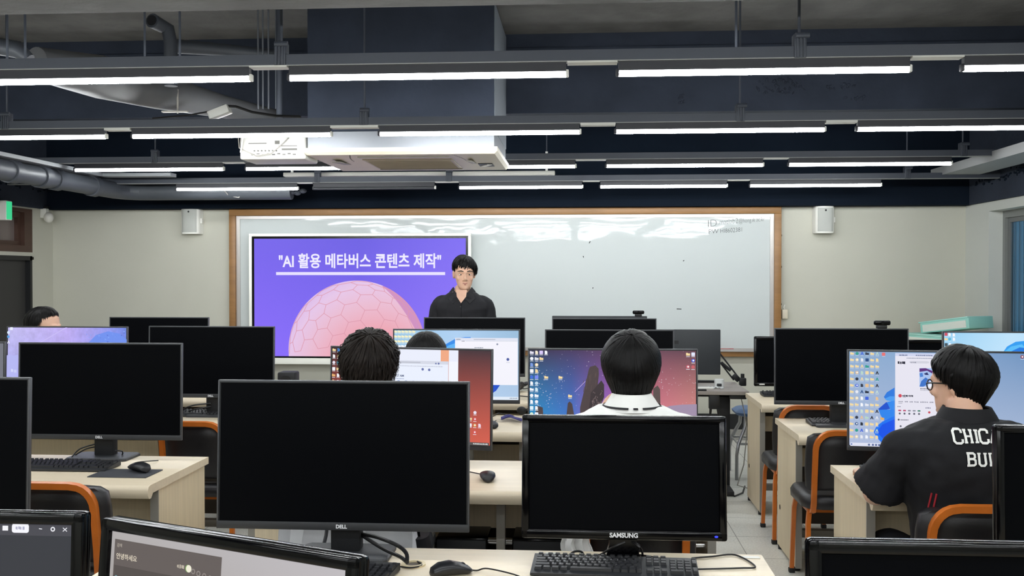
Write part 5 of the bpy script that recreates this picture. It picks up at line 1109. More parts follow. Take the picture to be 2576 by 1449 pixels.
# ================================================================== people
M_skin = pm('skin', (222, 178, 152), 0.5, sss=0.12, var=0.04, scale=30)
M_hair = pm('black_hair', (15, 14, 14), 0.46, spec=0.14, var=.4, scale=60)
M_hairb = pm('dark_brown_hair', (30, 25, 22), 0.5, spec=0.12, var=.4, scale=60)
def cloth(name, c, rough=0.85): return pm(name, c, rough, spec=0.25, bump=0.5, bscale=9)
def fuse(mb, name, mat, parent, voxel=0.008, it=3, fac=0.5, wrinkle=0.0, wsize=0.09):
    o = mb.build(name, mat, parent)
    r = o.modifiers.new('fuse', 'REMESH'); r.mode = 'VOXEL'; r.voxel_size = voxel; r.use_smooth_shade = True
    s = o.modifiers.new('soften', 'SMOOTH'); s.factor = fac; s.iterations = it
    if wrinkle:
        tx = bpy.data.textures.new('folds', 'CLOUDS'); tx.noise_scale = wsize; tx.noise_depth = 1
        d = o.modifiers.new('folds', 'DISPLACE'); d.texture = tx; d.strength = wrinkle; d.mid_level = 0.5; d.texture_coords = 'GLOBAL'
    return o
def ering(c, u, w, rx, ry, n=20, e=2.0):
    out = []
    for i in range(n):
        a = 2 * PI * i / n; ca, sa = math.cos(a), math.sin(a)
        out.append(c + u * (rx * math.copysign(abs(ca) ** (2 / e), ca)) + w * (ry * math.copysign(abs(sa) ** (2 / e), sa)))
    return out
def hand(mb, wrist, d, nrm, side, curl=0.5, s=1.0):
    """palm, four unequal fingers and a thumb; d along the hand, nrm out of the back of the hand, side +1/-1 for the thumb"""
    d = d.normalized(); nrm = (nrm - d * nrm.dot(d)).normalized(); w = d.cross(nrm) * side
    rings = [ering(wrist + d * (t * s), w, nrm, rx * s, ry * s, 12) for t, rx, ry in ((-0.03, .027, .02), (0.0, .028, .018), (.04, .038, .016), (.085, .041, .013), (.095, .036, .010))]
    mb.loft(rings)
    for k, (off, L) in enumerate(((.031, .072), (.0105, .082), (-.0105, .076), (-.031, .06))):
        p = wrist + d * (.085 * s) + w * (off * s); dd = d.copy(); pts = [p - d * .012 * s, p]; seg = L * s / 3
        for j in range(3):
            dd = (dd - nrm * curl * (0.75 + 0.15 * j)).normalized(); p = p + dd * seg; pts.append(p)
        mb.tube(pts, [.0085 * s, .0085 * s, .008 * s, .0075 * s, .0055 * s], 8)
    b = wrist + d * (.025 * s) + w * (.03 * s)
    mb.tube([b - w * .012 * s, b + w * .014 * s + d * .018 * s, b + w * .024 * s + d * .045 * s - nrm * .01 * s, b + w * .022 * s + d * .068 * s - nrm * .02 * s], [.013 * s, .011 * s, .009 * s, .007 * s], 8)
class Fig:
    def __init__(s, label, loc, fwd, head, hf, up=Vector((0, 0, 1)), k=1.0):
        s.t = thing('person', label, 'person', loc); s.loc = Vector(loc); s.f = Vector((fwd[0], fwd[1], 0)).normalized(); s.r = s.f.cross(Vector((0, 0, 1))); s.k = k
        s.head = s.V(*head); hf = Vector(hf).normalized(); s.hf = hf; s.hr = hf.cross(up).normalized(); s.hu = s.hr.cross(hf).normalized()
    def V(s, a, b, z): return s.r * a + s.f * b + Vector((0, 0, z))
    def H(s, a, b, z): return s.head + (s.hr * a + s.hf * b + s.hu * z) * s.k
    def rings(s, lst, g=0.0, e=2.3): return [ering(s.V(a, b, z), s.r, s.f, rx + g, ry + g, 24, e) for a, b, z, rx, ry in lst]
    def head_mesh(s, mb):
        prof = [(-.118, .052, .020, .022), (-.110, .050, .034, .036), (-.092, .040, .048, .052), (-.07, .026, .057, .068), (-.04, .014, .064, .08), (0, .004, .071, .09), (.035, -.002, .075, .096), (.07, -.006, .074, .094), (.098, -.01, .06, .078), (.114, -.012, .038, .05), (.121, -.012, .012, .016)]
        mb.loft([ering(s.H(0, b, z), s.hr, s.hf, rx * s.k, ry * s.k, 24, 2.25) for z, b, rx, ry in prof])
        # brow ridge, nose, cheeks, lips, ears
        mb.tube([s.H(-.045, .082, .022), s.H(-.02, .092, .020), s.H(0, .093, .016), s.H(.02, .092, .020), s.H(.045, .082, .022)], [.007, .01, .009, .01, .007], 8)
        mb.tube([s.H(0, .088, .012), s.H(0, .098, -.008), s.H(0, .112, -.032), s.H(0, .104, -.042)], [.007, .0095, .012, .009], 10)
        for q in (-1, 1):
            mb.ell(s.H(q * .0125, .098, -.038), (.008, .009, .007), n=8, m=6); mb.ell(s.H(q * .042, .066, -.03), (.02, .016, .02), n=10, m=8)
            e = s.H(q * .076, -.012, -.008)
            mb.loft([ering(e + (s.hu * (z * s.k)) + s.hf * (.2 * z), s.hr, s.hf, rx, ry, 10) for z, rx, ry in ((-.032, .005, .006), (-.02, .009, .013), (0, .011, .018), (.018, .012, .019), (.03, .006, .01))])
        mb.tube([s.H(-.022, .082, -.067), s.H(0, .092, -.064), s.H(.022, .082, -.067)], [.005, .0085, .005], 8)
        mb.ell(s.H(0, .082, -.1), (.018, .016, .014), n=10, m=8)
        nb = s.neck
        mb.tube([s.H(0, -.012, -.045), s.H(0, -.006, -.10), nb + Vector((0, 0, .03)), nb - Vector((0, 0, .05))], [.052, .052, .055, .066], 18)
    def face(s):
        M_e = pm('eye_white', (206, 200, 194), 0.3); M_i = pm('dark_iris', (28, 20, 18), 0.2); M_l = pm('lips', (166, 104, 96), 0.5); Mb = pm('brow_hair', (34, 28, 26), 0.7)
        for q in (-1, 1):
            e = MB(); c = s.H(q * .031, .081, -.001)
            e.loft([ering(c + s.hr * (x * s.k), s.hu, s.hf, h, .008, 10) for x, h in ((-.0155, .001), (-.009, .0045), (0, .0055), (.009, .0045), (.0155, .001))]); eo = e.build('eye', M_e, s.t)
            MB().ell(c + s.hf * .0062, (.0048, .0035, .0052), n=12, m=8).build('iris', M_i, eo)
            MB().tube([s.H(q * .014, .0905, .0045), s.H(q * .031, .0915, .0085), s.H(q * .05, .083, .003)], [.002, .0028, .0018], 8).build('eyelid', M_i if False else M_skin, s.t)
            MB().tube([s.H(q * .013, .099, .023), s.H(q * .032, .0985, .028), s.H(q * .055, .081, .023)], [.0032, .0042, .002], 8).build('eyebrow', Mb, s.t)
        MB().tube([s.H(-.026, .083, -.0665), s.H(-.012, .0925, -.0635), s.H(0, .0955, -.065), s.H(.012, .0925, -.0635), s.H(.026, .083, -.0665)], [.0015, .0035, .004, .0035, .0015], 8).build('upper_lip', M_l, s.t)
        MB().tube([s.H(-.022, .083, -.07), s.H(0, .094, -.0735), s.H(.022, .083, -.07)], [.0015, .0045, .0015], 8).build('lower_lip', M_l, s.t)
    def hair(s, ends, n=520, tilt=0.4, rad=(.086, .106, .112), ctr=(0, -.008, .012), curl=0.0, mat=None, seed=1, lift=0.012, width=.0062, part=0.0, fall=0.0, cap=0.97, rag=0.06, taper=.16):
        """scalp cap plus tapered locks running from the whorl; ends(phi) = polar reach in degrees, phi 0 = forehead"""
        rnd = random.Random(seed); mb = MB(); c = s.H(*ctr); k = s.k
        pole = (s.hu * math.cos(tilt) - s.hf * math.sin(tilt) + s.hr * part).normalized()
        e1 = (s.hf - pole * s.hf.dot(pole)).normalized(); e2 = e1.cross(pole)
        def pt(th, ph, ex=0.0):
            d = pole * math.cos(th) + (e1 * math.cos(ph) + e2 * math.sin(ph)) * math.sin(th)
            q = 1 / math.sqrt((d.dot(s.hr) / rad[0]) ** 2 + (d.dot(s.hf) / rad[1]) ** 2 + (d.dot(s.hu) / rad[2]) ** 2)
            tp = min(1, max(0, (math.degrees(th) - 62) / 62)); q *= 1 - taper * tp * tp * (3 - 2 * tp)
            return c + d * (q * k + ex), d
        rr = []
        for i in range(15): rr.append([pt(max(.02, i / 14) * math.radians(ends(2 * PI * j / 40)) * cap, 2 * PI * j / 40)[0] for j in range(40)])
        rr.append([c + (p - c) * 0.9 for p in rr[-1]]); rr.append([c + (p - c) * 0.5 for p in rr[-1]])
        mb.loft(rr)
        for i in range(n):
            ph = rnd.uniform(0, 2 * PI); te = math.radians(ends(ph)) * (1 + rnd.uniform(-rag, rag)); t0 = rnd.uniform(0.02, 0.75) * te * rnd.random() ** 0.4; m = 9
            amp = curl * rnd.uniform(.4, 1.3); fr = rnd.uniform(1.2, 2.6); p0 = rnd.uniform(0, 6.28); sw = rnd.uniform(-.16, .16); hh = rnd.uniform(.2, 1.0) * lift; rings = []
            wv = width * rnd.uniform(.6, 1.4)
            pts = []
            for j in range(m + 1):
                u = j / m; th = t0 + (te - t0) * u
                q, d = pt(th, ph + sw * u * u + amp * 6 * math.sin(fr * 6.28 * u + p0) * u * .5 / max(.35, math.sin(th)), 0.001 + hh * math.sin(PI * min(1, .15 + .85 * u)) + amp * math.cos(fr * 6.28 * u + p0) * u)
                if fall and u > .6: q = q - Vector((0, 0, fall * (.5 - .5 * math.cos(ph)) * (u - .6) / .4))
                pts.append((q, d))
            for j, (q, d) in enumerate(pts):
                tg = (pts[min(j + 1, m)][0] - pts[max(j - 1, 0)][0]).normalized(); sd = tg.cross(d).normalized(); wd = wv * (1 - (j / m) ** 2.2 * .92) * (0.5 + 0.5 * min(1, j / 2)); hg = wd * .42
                rings.append([q + sd * wd, q + d * hg, q - sd * wd, q - d * hg])
            mb.loft(rings)
        return mb.build('hair', mat or M_hair, s.t, angle=1.2)
def arm(mb, pts, radii, n=14): mb.tube(smooth_pts([Vector(p) for p in pts], 5), [r for i in range(len(radii) - 1) for r in [radii[i] + (radii[i + 1] - radii[i]) * k / 5 for k in range(5)]] + [radii[-1]], n)

def seated(label, loc, fwd, head, hf, shirt, pants, elbows, wrists, hands=None, tw=1.0, lean=0.02, sleeve='short', seat=0.46, k=1.0, wrinkle=0.012, loose=0.0, knee=0.42, up=Vector((0, 0, 1)), arms_on=True, sh_z=0.985):
    f = Fig(label, loc, fwd, head, hf, up, k); V = f.V
    f.neck = V(head[0] * .6, head[1] * .55, sh_z + 0.085)
    L = lean
    tor = [(0, -0.02, seat - 0.03, .15, .10), (0, -.01, seat + .03, .172, .125), (0, 0, seat + .16, .158, .112), (0, L * .4, seat + .30, .168, .118), (0, L * .8, sh_z - .10, .19, .122), (head[0] * .2, L, sh_z - .02, .185 * tw, .108), (head[0] * .35, L + .005, sh_z + .03, .15 * tw, .092), (head[0] * .5, L + .01, sh_z + .06, .10, .078), (head[0] * .6, L + .012, sh_z + .085, .066, .066)]
    b = MB(); b.loft(f.rings([(a, bb, z, rx * .93, ry * .93) for a, bb, z, rx, ry in tor])); f.head_mesh(b)
    shs = [V(q * .185 * tw, L, sh_z - .02) for q in (-1, 1)]
    for i, q in enumerate((-1, 1)):
        e, w = V(*elbows[i]), V(*wrists[i])
        arm(b, [V(q * .12 * tw, L, sh_z - .02), shs[i] + Vector((0, 0, -.015)), shs[i].lerp(e, .5), e, e.lerp(w, .4), w], [.036, .040, .04, .04, .038, .027])
        d, nr, cu = (hands[i] if hands else (w - e, (0, 0, 1), .35)); hand(b, w, Vector(d), Vector(nr), -q, cu)
        hp, kn, an = V(q * .10, .02, seat + .02), V(q * .12, knee, seat + .03), V(q * .12, knee - .02, .09)
        arm(b, [hp, hp.lerp(kn, .5), kn, kn.lerp(an, .35), an], [.085, .072, .056, .05, .038])
    f.body = fuse(b, 'body', M_skin, f.t, 0.0055, 2)
    c = MB(); g = 0.012 + loose
    c.loft(f.rings([(a, bb, z, rx, ry) for a, bb, z, rx, ry in tor[:-1]], g)); ends = .62 if sleeve == 'short' else 1.0
    for i, q in enumerate((-1, 1)):
        e, w = V(*elbows[i]), V(*wrists[i]); sp_ = shs[i]
        if sleeve == 'short': arm(c, [V(q * .10 * tw, L, sh_z - .005), sp_ + Vector((0, 0, -.01)), sp_.lerp(e, .45), sp_.lerp(e, .85)], [.05, .054, .056 + loose * 1.3, .056 + loose * 1.5])
        elif sleeve == 'elbow': arm(c, [V(q * .10 * tw, L, sh_z - .005), sp_ + Vector((0, 0, -.012)), sp_.lerp(e, .5), sp_.lerp(e, .8), sp_.lerp(e, .93)], [.05, .056 + loose * .3, .062 + loose * .7, .07 + loose, .074 + loose])
        else: arm(c, [V(q * .12 * tw, L, sh_z - .015), sp_, sp_.lerp(e, .5), e, e.lerp(w, .5), w.lerp(e, .05)], [.062, .065, .056, .052, .046, .038])
    f.shirt = fuse(c, 'shirt', shirt, f.t, 0.008, 4, wrinkle=wrinkle)
    p = MB(); p.loft(f.rings([(a, bb, z - .005, rx, ry) for a, bb, z, rx, ry in tor[:3]], .008))
    for i, q in enumerate((-1, 1)):
        hp, kn, an = V(q * .10, .02, seat + .02), V(q * .12, knee, seat + .03), V(q * .12, knee - .02, .09)
        arm(p, [hp, hp.lerp(kn, .5), kn, kn.lerp(an, .35), an], [.098, .084, .07, .066, .056])
    fuse(p, 'trousers', pants, f.t, 0.01, 3, wrinkle=.008)
    for i, q in enumerate((-1, 1)):
        m = MB(); a = V(q * .12, knee - .02, 0)
        m.loft([ering(a + f.f * y + Vector((0, 0, zc)), f.r, Vector((0, 0, 1)), rx, rz, 14) for y, zc, rx, rz in ((-.075, .04, .02, .03), (-.05, .045, .036, .045), (.03, .042, .042, .042), (.11, .032, .046, .03), (.17, .025, .036, .022), (.19, .022, .012, .012))]); m.build('shoe', pm('dark_shoe', (30, 30, 34), 0.5), f.t)
    return f
deg = math.degrees
def short_ends(fr, sd, bk):
    ks = [(0, fr), (62, fr + 6), (84, sd - 6), (100, sd + 4), (112, (sd + bk) / 2), (130, bk - 6), (180, bk)]
    def f(ph):
        a = abs((math.degrees(ph) + 180) % 360 - 180)
        for (a0, v0), (a1, v1) in zip(ks, ks[1:]):
            if a <= a1: return v0 + (v1 - v0) * (a - a0) / (a1 - a0)
        return bk
    return f

# --- the one in the white polo shirt
f3 = seated('person in a white polo shirt with a black collar stripe, seen from behind', (0.175, 3.39, 0), (0, 1), (-0.005, .055, 1.19), (0, 1, -0.03), cloth('white_polo', (240, 240, 236)), cloth('dark_trousers', (40, 42, 50)),
            [(-.24, .26, .77), (.23, .27, .76)], [(-.11, .17, .985), (.12, .42, .765)], hands=[((.45, .1, .8), (-.6, -.6, .2), .4), ((0, 1, 0), (0, 0, 1), .4)], sh_z=1.015, wrinkle=.008, tw=1.06)
f3.hair(short_ends(95, 108, 148), 900, rad=(.095, .112, .122), ctr=(0, -.012, .012), seed=3, lift=.012, rag=.09, fall=.05, tilt=.42, taper=.2)
col = MB(); V = f3.V
def collar_ring(z, rx, ry, b, a=-.003): return [f3.V(a + rx * math.cos(t), b + ry * math.sin(t), z - .018 * math.sin(t)) for t in [PI * 0.58 + 2 * PI * .84 * (i / 30 + 0.0) + 0 for i in range(31)]]
for pr, mat_, nm in (([(1.118, .060, .062), (1.095, .078, .080), (1.066, .104, .10), (1.063, .106, .102), (1.085, .088, .09), (1.118, .066, .068)], cloth('white_polo', (240, 240, 236)), 'collar'),):
    outer = [[f3.V(-.003 + rx * math.cos(-PI / 2 + (i - 15) / 15 * 2.5), .025 + ry * math.sin(-PI / 2 + (i - 15) / 15 * 2.5), z) for i in range(31)] for z, rx, ry in pr]
    cm = MB(); bm = cm.bm; vr = [[bm.verts.new(p) for p in r] for r in outer]
    for i in range(len(vr)):
        a_, b_ = vr[i], vr[(i + 1) % len(vr)]
        for j in range(30): bm.faces.new((a_[j], a_[j + 1], b_[j + 1], b_[j]))
    co = cm.build(nm, mat_, f3.t)
st = MB()
for z0_, z1_, k0, k1 in ((1.0795, 1.0735, .0955, .1005),):
    A = [[f3.V(-.003 + (k + .0022) * math.cos(-PI / 2 + (i - 15) / 15 * 2.4), .025 + (k + .0035) * math.sin(-PI / 2 + (i - 15) / 15 * 2.4), z) for i in range(31)] for z, k in ((z0_, k0), (z1_, k1))]
    bm = st.bm; vr = [[bm.verts.new(p) for p in r] for r in A]
    for j in range(30):
        if j in (14, 16): continue
        bm.faces.new((vr[0][j], vr[0][j + 1], vr[1][j + 1], vr[1][j]))
st.build('collar_stripe', pm('black_stripe', (20, 20, 24), 0.7), co)

# --- curly haired one behind the big monitor
f2 = seated('person with tousled curly dark brown hair seen from behind at the red desktop', (-.755, 3.42, 0), (0, 1), (0.006, .06, 1.19), (0.02, 1, -.03), cloth('light_grey_shirt', (196, 197, 200)), cloth('grey_trousers', (92, 94, 100)),
            [(-.24, .2, .76), (.24, .2, .76)], [(-.1, .44, .765), (.16, .44, .765)])
f2.hair(short_ends(96, 108, 136), 1300, rad=(.086, .108, .114), ctr=(0, -.012, .012), seed=5, lift=.02, curl=.02, mat=M_hairb, rag=.14, fall=.03, width=.0032, tilt=.40, part=.10)

# --- smooth black hair, third row
f4 = seated('person with smooth black bobbed hair seen over the red desktop display', (-.765, 4.82, 0), (0, 1), (0, .05, 1.105), (0, 1, 0), cloth('cream_blouse', (216, 206, 190)), cloth('dark_skirt', (52, 54, 62)),
            [(-.21, .2, .74), (.21, .2, .74)], [(-.1, .42, .765), (.16, .42, .765)], sh_z=.92, tw=.9)
f4.hair(short_ends(84, 126, 132), 520, rad=(.10, .116, .122), ctr=(0, -.008, .012), seed=9, lift=.006, fall=.06, rag=.02, tilt=.3, width=.007)

# --- turned sideways at the far left
f6 = seated('person with black hair turned sideways above the violet blue desktop display', (-3.38, 5.95, 0), (1, 0.0), (0, .05, 1.19), (1, -.12, -.02), cloth('navy_top', (60, 66, 84)), cloth('dark_jeans', (48, 54, 70)),
            [(-.22, .12, .76), (.22, .12, .76)], [(-.12, .3, .60), (.12, .3, .60)])
f6.hair(short_ends(52, 112, 132), 480, rad=(.09, .112, .118), ctr=(0, -.01, .014), seed=12, lift=.01, fall=.05, tilt=.0)

# --- lettered black shirt
f5 = seated('person in a black shirt lettered in white, wearing glasses, at the blue desktop', (1.30, 3.43, 0), (-.06, 1), (-.0, .075, 1.15), (-.66, .76, -.08), cloth('black_jersey', (26, 26, 29), 0.75), cloth('black_trousers', (28, 28, 32)),
            [(-.275, .10, .765), (.285, .08, .765)], [(-.20, .42, .765), (.1, .42, .765)], tw=1.16, sleeve='elbow', loose=.018, k=.93, sh_z=0.975, wrinkle=.02, lean=.0)
f5.hair(short_ends(82, 92, 148), 900, rad=(.095, .114, .118), ctr=(0, -.014, .014), seed=21, lift=.014, tilt=.25, rag=.08, fall=.05, taper=.25)
gl = MB(); Mg = pm('black_glasses', (14, 14, 16), 0.3)
for q in (-1, 1):
    gl.tube([f5.H(q * .033 + .024 * math.cos(2 * PI * i / 16), .104 - abs(q * .033 + .024 * math.cos(2 * PI * i / 16)) * .12, -.004 + .02 * math.sin(2 * PI * i / 16)) for i in range(17)], .0022, 6)
    gl.tube([f5.H(q * .057, .098, .004), f5.H(q * .074, .07, .006), f5.H(q * .08, .0, .004), f5.H(q * .078, -.02, -.012)], .0026, 6)
gl.tube([f5.H(-.01, .104, 0), f5.H(0, .108, .003), f5.H(.01, .104, 0)], .002, 6)
gl.build('glasses', Mg, f5.t)
cm = MB(); rr = []
for z, rx, ry in ((1.075, .068, .070), (1.05, .084, .088), (1.025, .105, .10), (1.02, .108, .104), (1.05, .092, .096), (1.078, .076, .078)): rr.append([f5.V(rx * math.cos(-PI / 2 + (i - 15) / 15 * 2.6), .02 + ry * math.sin(-PI / 2 + (i - 15) / 15 * 2.6), z + .0) for i in range(31)])
vr = [[cm.bm.verts.new(p) for p in r] for r in rr]
for i in range(len(vr)):
    a_, b_ = vr[i], vr[(i + 1) % len(vr)]
    for j in range(30): cm.bm.faces.new((a_[j], a_[j + 1], b_[j + 1], b_[j]))
cm.build('collar', cloth('black_jersey', (26, 26, 29)), f5.t)
# lettering laid on the back of the shirt
bpy.context.view_layer.update()
dg = bpy.context.evaluated_depsgraph_get()
tree = BVHTree.FromObject(f5.shirt, dg)
GL = {'C': [((.78, .72), (.78, .9), (.62, 1), (.2, 1), (.02, .84), (.02, .16), (.2, 0), (.62, 0), (.8, .1), (.8, .3))],
      'H': [((.14, 0), (.14, 1)), ((.7, 0), (.7, 1)), ((.14, .5), (.7, .5)), ((0, .94), (.3, .94)), ((0, .06), (.3, .06)), ((.55, .94), (.86, .94)), ((.55, .06), (.86, .06))],
      'I': [((.2, 0), (.2, 1)), ((.02, .94), (.38, .94)), ((.02, .06), (.38, .06))], 'A': [((.08, 0), (.42, 1)), ((.42, 1), (.76, 0)), ((.22, .34), (.62, .34)), ((-.02, .06), (.24, .06)), ((.58, .06), (.88, .06)), ((.26, .94), (.5, .94))],
      'G': [((.78, .72), (.78, .9), (.62, 1), (.2, 1), (.02, .84), (.02, .16), (.2, 0), (.62, 0), (.78, .14), (.78, .46)), ((.5, .46), (.88, .46))], 'O': [((.2, 0), (.02, .16), (.02, .84), (.2, 1), (.6, 1), (.78, .84), (.78, .16), (.6, 0), (.2, 0))],
      'B': [((.14, 0), (.14, 1)), ((0, .96), (.6, .96), (.74, .86), (.74, .64), (.6, .53), (.14, .53)), ((.6, .53), (.78, .42), (.78, .14), (.62, .04), (0, .04))], 'U': [((.14, 1), (.14, .16), (.28, .02), (.56, .02), (.7, .16), (.7, 1)), ((0, .94), (.3, .94)), ((.55, .94), (.86, .94))],
      'L': [((.14, 0), (.14, 1)), ((0, .94), (.32, .94)), ((0, .05), (.72, .05), (.72, .3))], 'S': [((.72, .72), (.72, .88), (.58, .98), (.2, .98), (.06, .86), (.06, .64), (.2, .54), (.6, .46), (.74, .36), (.74, .14), (.6, .02), (.2, .02), (.06, .12), (.06, .3))]}
WID = {'I': .42, 'A': .88, 'B': .88, 'L': .82, 'C': .88, 'G': .96, 'H': .92, 'O': .88, 'U': .92, 'S': .86}
def jersey(word, x0, z0, h, width):
    mb = MB(); tot = sum(WID[c] + .1 for c in word) - .1; sx = width / tot; x = 0
    def on(px, pz, hgt=.004):
        o = f5.t.location * 0 + Vector((px, -1.0, pz)); hit = tree.ray_cast(o, Vector((0, 1, 0)))
        return hit[0] + hit[1] * hgt if hit[0] is not None else Vector((px, -.15, pz))
    for c in word:
        for st_ in GL[c]:
            pts = [Vector((x0 + (x + u) * sx, 0, z0 + v * h)) for u, v in st_]; dense = []
            for a, b in zip(pts, pts[1:]):
                n = max(1, int((b - a).length / .006))
                for k in range(n): dense.append(a.lerp(b, k / n))
            dense.append(pts[-1]); L_, R_ = [], []
            for i, p in enumerate(dense):
                t = (dense[min(i + 1, len(dense) - 1)] - dense[max(i - 1, 0)]).normalized(); nn = Vector((-t.z, 0, t.x)); thin = abs(t.x) > .9 and len(st_) == 2
                wv = h * (.062 if thin else .088); L_.append(p + nn * wv); R_.append(p - nn * wv)
            for i in range(len(dense) - 1):
                mid = lambda a, b: on(a.x, a.z)
                mb.poly([on(L_[i].x, L_[i].z), on(R_[i].x, R_[i].z), on(R_[i + 1].x, R_[i + 1].z), on(L_[i + 1].x, L_[i + 1].z)])
        x += WID[c] + .1
    bmesh.ops.remove_doubles(mb.bm, verts=mb.bm.verts[:], dist=1e-5)
    o = mb.build('lettering', pm('white_print', (244, 244, 240), 0.6), f5.t, False)
    s = o.modifiers.new('thick', 'SOLIDIFY'); s.thickness = .0012; s.offset = 0
    return o
def backx(px, y): return X(px, y) - 1.30
yb_ = (tree.ray_cast(Vector((0.02, -1, .95)), Vector((0, 1, 0)))[0] or Vector((0, -.15, 0))).y + 3.43
zc1, zc2 = P(2440, 1117, yb_).z, P(2440, 1171, yb_).z; h1 = P(2440, 1077, yb_).z - zc1
xa = backx(2390, yb_); jersey('CHICAGO', xa + .016, zc1 + .001, h1 * .8, 0.214)
xb = backx(2424, yb_); jersey('BULLS', xb + .006, zc2 + .002, h1 * .78, 0.167)
pi_ = MB()
for off in (0, .012):
    pts = []
    for i in range(14):
        z = .81 - i * .02; hit = tree.ray_cast(Vector((-.160 + off - .002 * i, -1, z)), Vector((0, 1, 0)))
        if hit[0] is not None: pts.append(hit[0] + Vector((0, -.002, 0)))
    if len(pts) > 2: pi_.tube(pts, .003, 6)
pi_.build('piping', pm('red_piping', (176, 40, 52), 0.6), f5.t)

# --- the standing speaker
TX = X(1163, 7.35)
f1 = Fig('person standing in a black button shirt beside the wall display, facing the class', (TX, 7.35, 0), (0.06, -1), (-.015, .02, 1.535), (0.20, -1, -.10)); V = f1.V
f1.neck = V(-.0, .0, 1.40)
tor = [(0, 0, .86, .15, .11), (0, .0, .95, .168, .12), (0, 0, 1.06, .158, .112), (0, 0, 1.18, .172, .118), (0, .0, 1.27, .19, .12), (0, -.0, 1.325, .175, .105), (0, -.005, 1.365, .125, .086), (0, -.005, 1.395, .085, .072), (0, -.004, 1.415, .064, .062)]
b = MB(); b.loft(f1.rings([(a, bb, z, rx * .92, ry * .92) for a, bb, z, rx, ry in tor])); f1.head_mesh(b)
for q in (-1, 1):
    sh, e, w = V(q * .175, 0, 1.315), V(q * .225, -.02, 1.05), V(q * .215, .08, .82)
    arm(b, [V(q * .11, 0, 1.31), sh + Vector((0, 0, -.015)), sh.lerp(e, .5), e, e.lerp(w, .4), w], [.036, .040, .042, .041, .038, .027]); hand(b, w, Vector((0, -.2, -1)), f1.r * q, 1 if q < 0 else -1, .3)
    hp, kn, an = V(q * .09, 0, .9), V(q * .1, .01, .49), V(q * .105, -.01, .09); arm(b, [hp, hp.lerp(kn, .5), kn, kn.lerp(an, .35), an], [.088, .075, .056, .05, .038])
f1.body = fuse(b, 'body', M_skin, f1.t, .0055, 1); f1.face()
bs_ = cloth('black_button_shirt', (30, 30, 34), .7); c = MB(); c.loft(f1.rings([(a, bb, z, rx, ry) for a, bb, z, rx, ry in tor[:-1]], .014))
for q in (-1, 1):
    sh, e, w = V(q * .175, 0, 1.315), V(q * .225, -.02, 1.05), V(q * .215, .08, .82); arm(c, [V(q * .10, 0, 1.325), sh + Vector((0, 0, -.012)), sh.lerp(e, .5), e, e.lerp(w, .45), w.lerp(e, .06)], [.05, .056, .06, .056, .052, .042])
f1.shirt = fuse(c, 'shirt', bs_, f1.t, .008, 3, wrinkle=.012)
# collar points, open V, placket with buttons
for q in (-1, 1):
    m = MB(); o_ = [V(q * .062, -.055, 1.418), V(q * .068, -.02, 1.432), V(q * .066, .04, 1.422), V(q * .044, .078, 1.392), V(q * .014, .095, 1.355), V(q * .062, .122, 1.31), V(q * .098, .09, 1.345), V(q * .108, .03, 1.375), V(q * .095, -.05, 1.40)]
    m.prism(o_, f1.f * .004 + Vector((0, 0, .004))); m.build('collar', bs_, f1.t)
m = MB(); m.prism([V(-.04, .088, 1.414), V(.04, .088, 1.414), V(.034, .106, 1.365), V(0.002, .126, 1.318), V(-.034, .106, 1.365)], f1.f * .006); m.build('open_neck', M_skin, f1.t)
m = MB(); m.tube([V(0, .128, 1.315), V(0, .137, 1.24), V(0, .136, 1.12), V(0, .13, 1.0)], .006, 8, flat=.4); m.build('placket', bs_, f1.t)
m = MB()
for z in (1.29, 1.21, 1.13, 1.05): m.ell(V(.004, .140, z), (.005, .003, .005), n=10, m=6)
m.build('buttons', pm('dark_button', (60, 60, 64), .3), f1.t)
p = MB(); p.loft(f1.rings([(a, bb, z - .005, rx, ry) for a, bb, z, rx, ry in tor[:3]], .008))
for q in (-1, 1):
    hp, kn, an = V(q * .09, 0, .9), V(q * .1, .01, .49), V(q * .105, -.01, .09); arm(p, [hp, hp.lerp(kn, .5), kn, kn.lerp(an, .35), an], [.10, .088, .072, .066, .06])
fuse(p, 'trousers', cloth('charcoal_trousers', (46, 46, 50)), f1.t, .01, 3, wrinkle=.008)
for q in (-1, 1):
    m = MB(); a = V(q * .105, -.01, 0); m.loft([ering(a + f1.f * y + Vector((0, 0, zc)), f1.r, Vector((0, 0, 1)), rx, rz, 14) for y, zc, rx, rz in ((-.075, .04, .02, .03), (-.05, .045, .036, .045), (.03, .042, .042, .042), (.11, .032, .046, .03), (.17, .025, .036, .022), (.19, .022, .012, .012))]); m.build('shoe', pm('dark_shoe', (30, 30, 34), 0.5), f1.t)
def lect_ends(ph):
    c_ = math.cos(ph); sn = math.sin(ph)
    fr = 74 if sn > -0.1 else 64
    return fr * max(0, c_) ** 1.2 + 100 * (1 - abs(c_) ** 1.3) + 128 * max(0, -c_) ** 1.3 
f1.hair(lect_ends, 420, rad=(.085, .106, .114), ctr=(0, -.008, .014), seed=31, lift=.016, tilt=.02, rag=.08, width=.007, part=-.25)

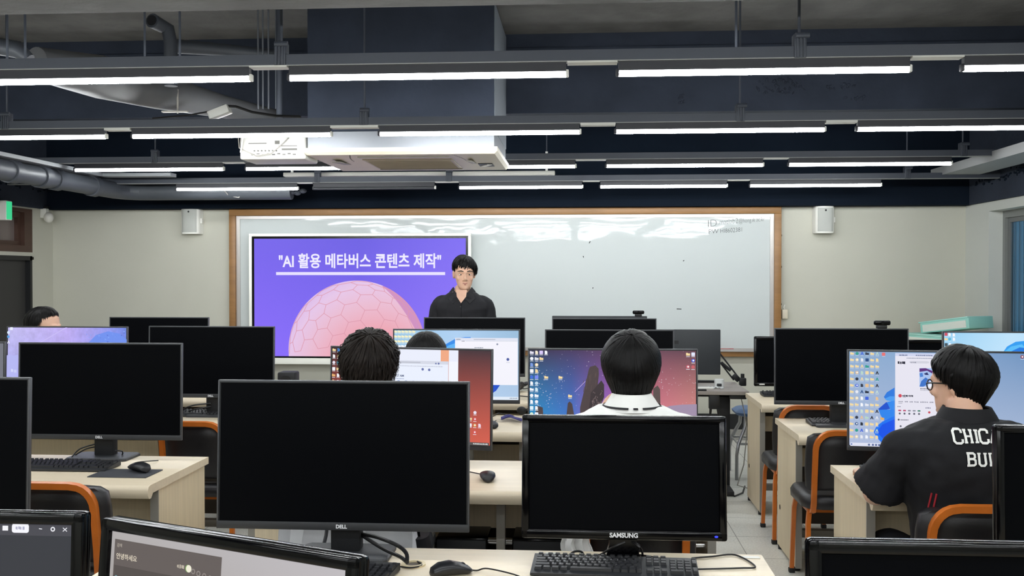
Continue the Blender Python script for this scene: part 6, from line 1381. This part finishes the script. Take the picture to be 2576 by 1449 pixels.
# ================================================================== things hung on the chairs
j = MB(); rings = []
for i in range(22):
    u = i / 21; z = .815 - .41 * u; ring = []
    for k in range(48):
        a = 2 * PI * k / 48; x = (0.205 + .03 * u) * max(-1, min(1, 1.25 * math.cos(a))); fold = (.016 * math.sin(x * 62 + 3 * u) + .012 * math.sin(x * 33 + 1)) * min(1, .25 + u)
        yb = -.268 - .012 * u + (fold if math.sin(a) < 0 else 0); yf = -.150
        y = yb if math.sin(a) < -.15 else (yf + .02 if math.sin(a) > .15 else (yb + yf) / 2); ring.append(Vector((x + .006 * math.sin(9 * u + k), y, z + (.012 * math.sin(x * 40) if i == 21 else 0))))
    rings.append(ring)
rings.insert(0, [Vector((p.x * .93, -.21 + (p.y + .21) * .5, .822)) for p in rings[0]])
j.loft(rings)
t = thing('jacket', 'light grey jacket draped over the chair of the curly haired person', 'jacket', (-.765, 3.44, 0)); j.build('body', cloth('pale_grey_fabric', (206, 208, 212)), t)
m = MB(); m.tube(sp([Vector((-.06, -.295, .80)), Vector((-.052, -.302, .7)), Vector((-.07, -.312, .6)), Vector((-.06, -.318, .44))]), .006, 8); m.build('zip', pm('dark_zip', (70, 72, 78), .4), t)
m = MB(); rings = []
for i in range(12):
    u = i / 11; z = .735 - .17 * u
    rings.append([Vector((.0 + (.042 + .010 * u) * math.cos(2 * PI * k / 24) + .006 * math.sin(12 * u), .02 * math.sin(2 * PI * k / 24) + .012 * math.sin(4 * math.cos(2 * PI * k / 24) * 2 + u * 3), z + .02 * math.cos(2 * PI * k / 24) * u)) for k in range(24)])
m.loft(rings); tag(m.build('white_cloth', cloth('white_cloth', (240, 240, 238)), None, loc=(-.015, 3.17, 0)), 'crumpled white cloth hanging left of the orange chair post below the glossy front monitor', 'cloth')
m = MB(); rings = []
for i in range(12):
    u = i / 11; rings.append([Vector((.085 * min(1, .35 + 1.6 * u) * (1 if u < .92 else .8) * math.cos(2 * PI * k / 20), .06 * math.sin(2 * PI * k / 20), .64 - .62 * u ))  for k in range(20)])
m.loft(rings); t = thing('backpack', 'black bag standing on the floor to the right of the grey jacket', 'bag', (-.545, 3.33, 0)); m.build('body', cloth('black_nylon', (24, 24, 28), .6), t)
m = MB(); m.tube(sp([Vector((-.03, -.02, .60)), Vector((-.02, -.07, .5)), Vector((.0, -.075, .3)), Vector((.01, -.05, .12))]), .012, 8, flat=.4); m.build('strap', M_black, t)
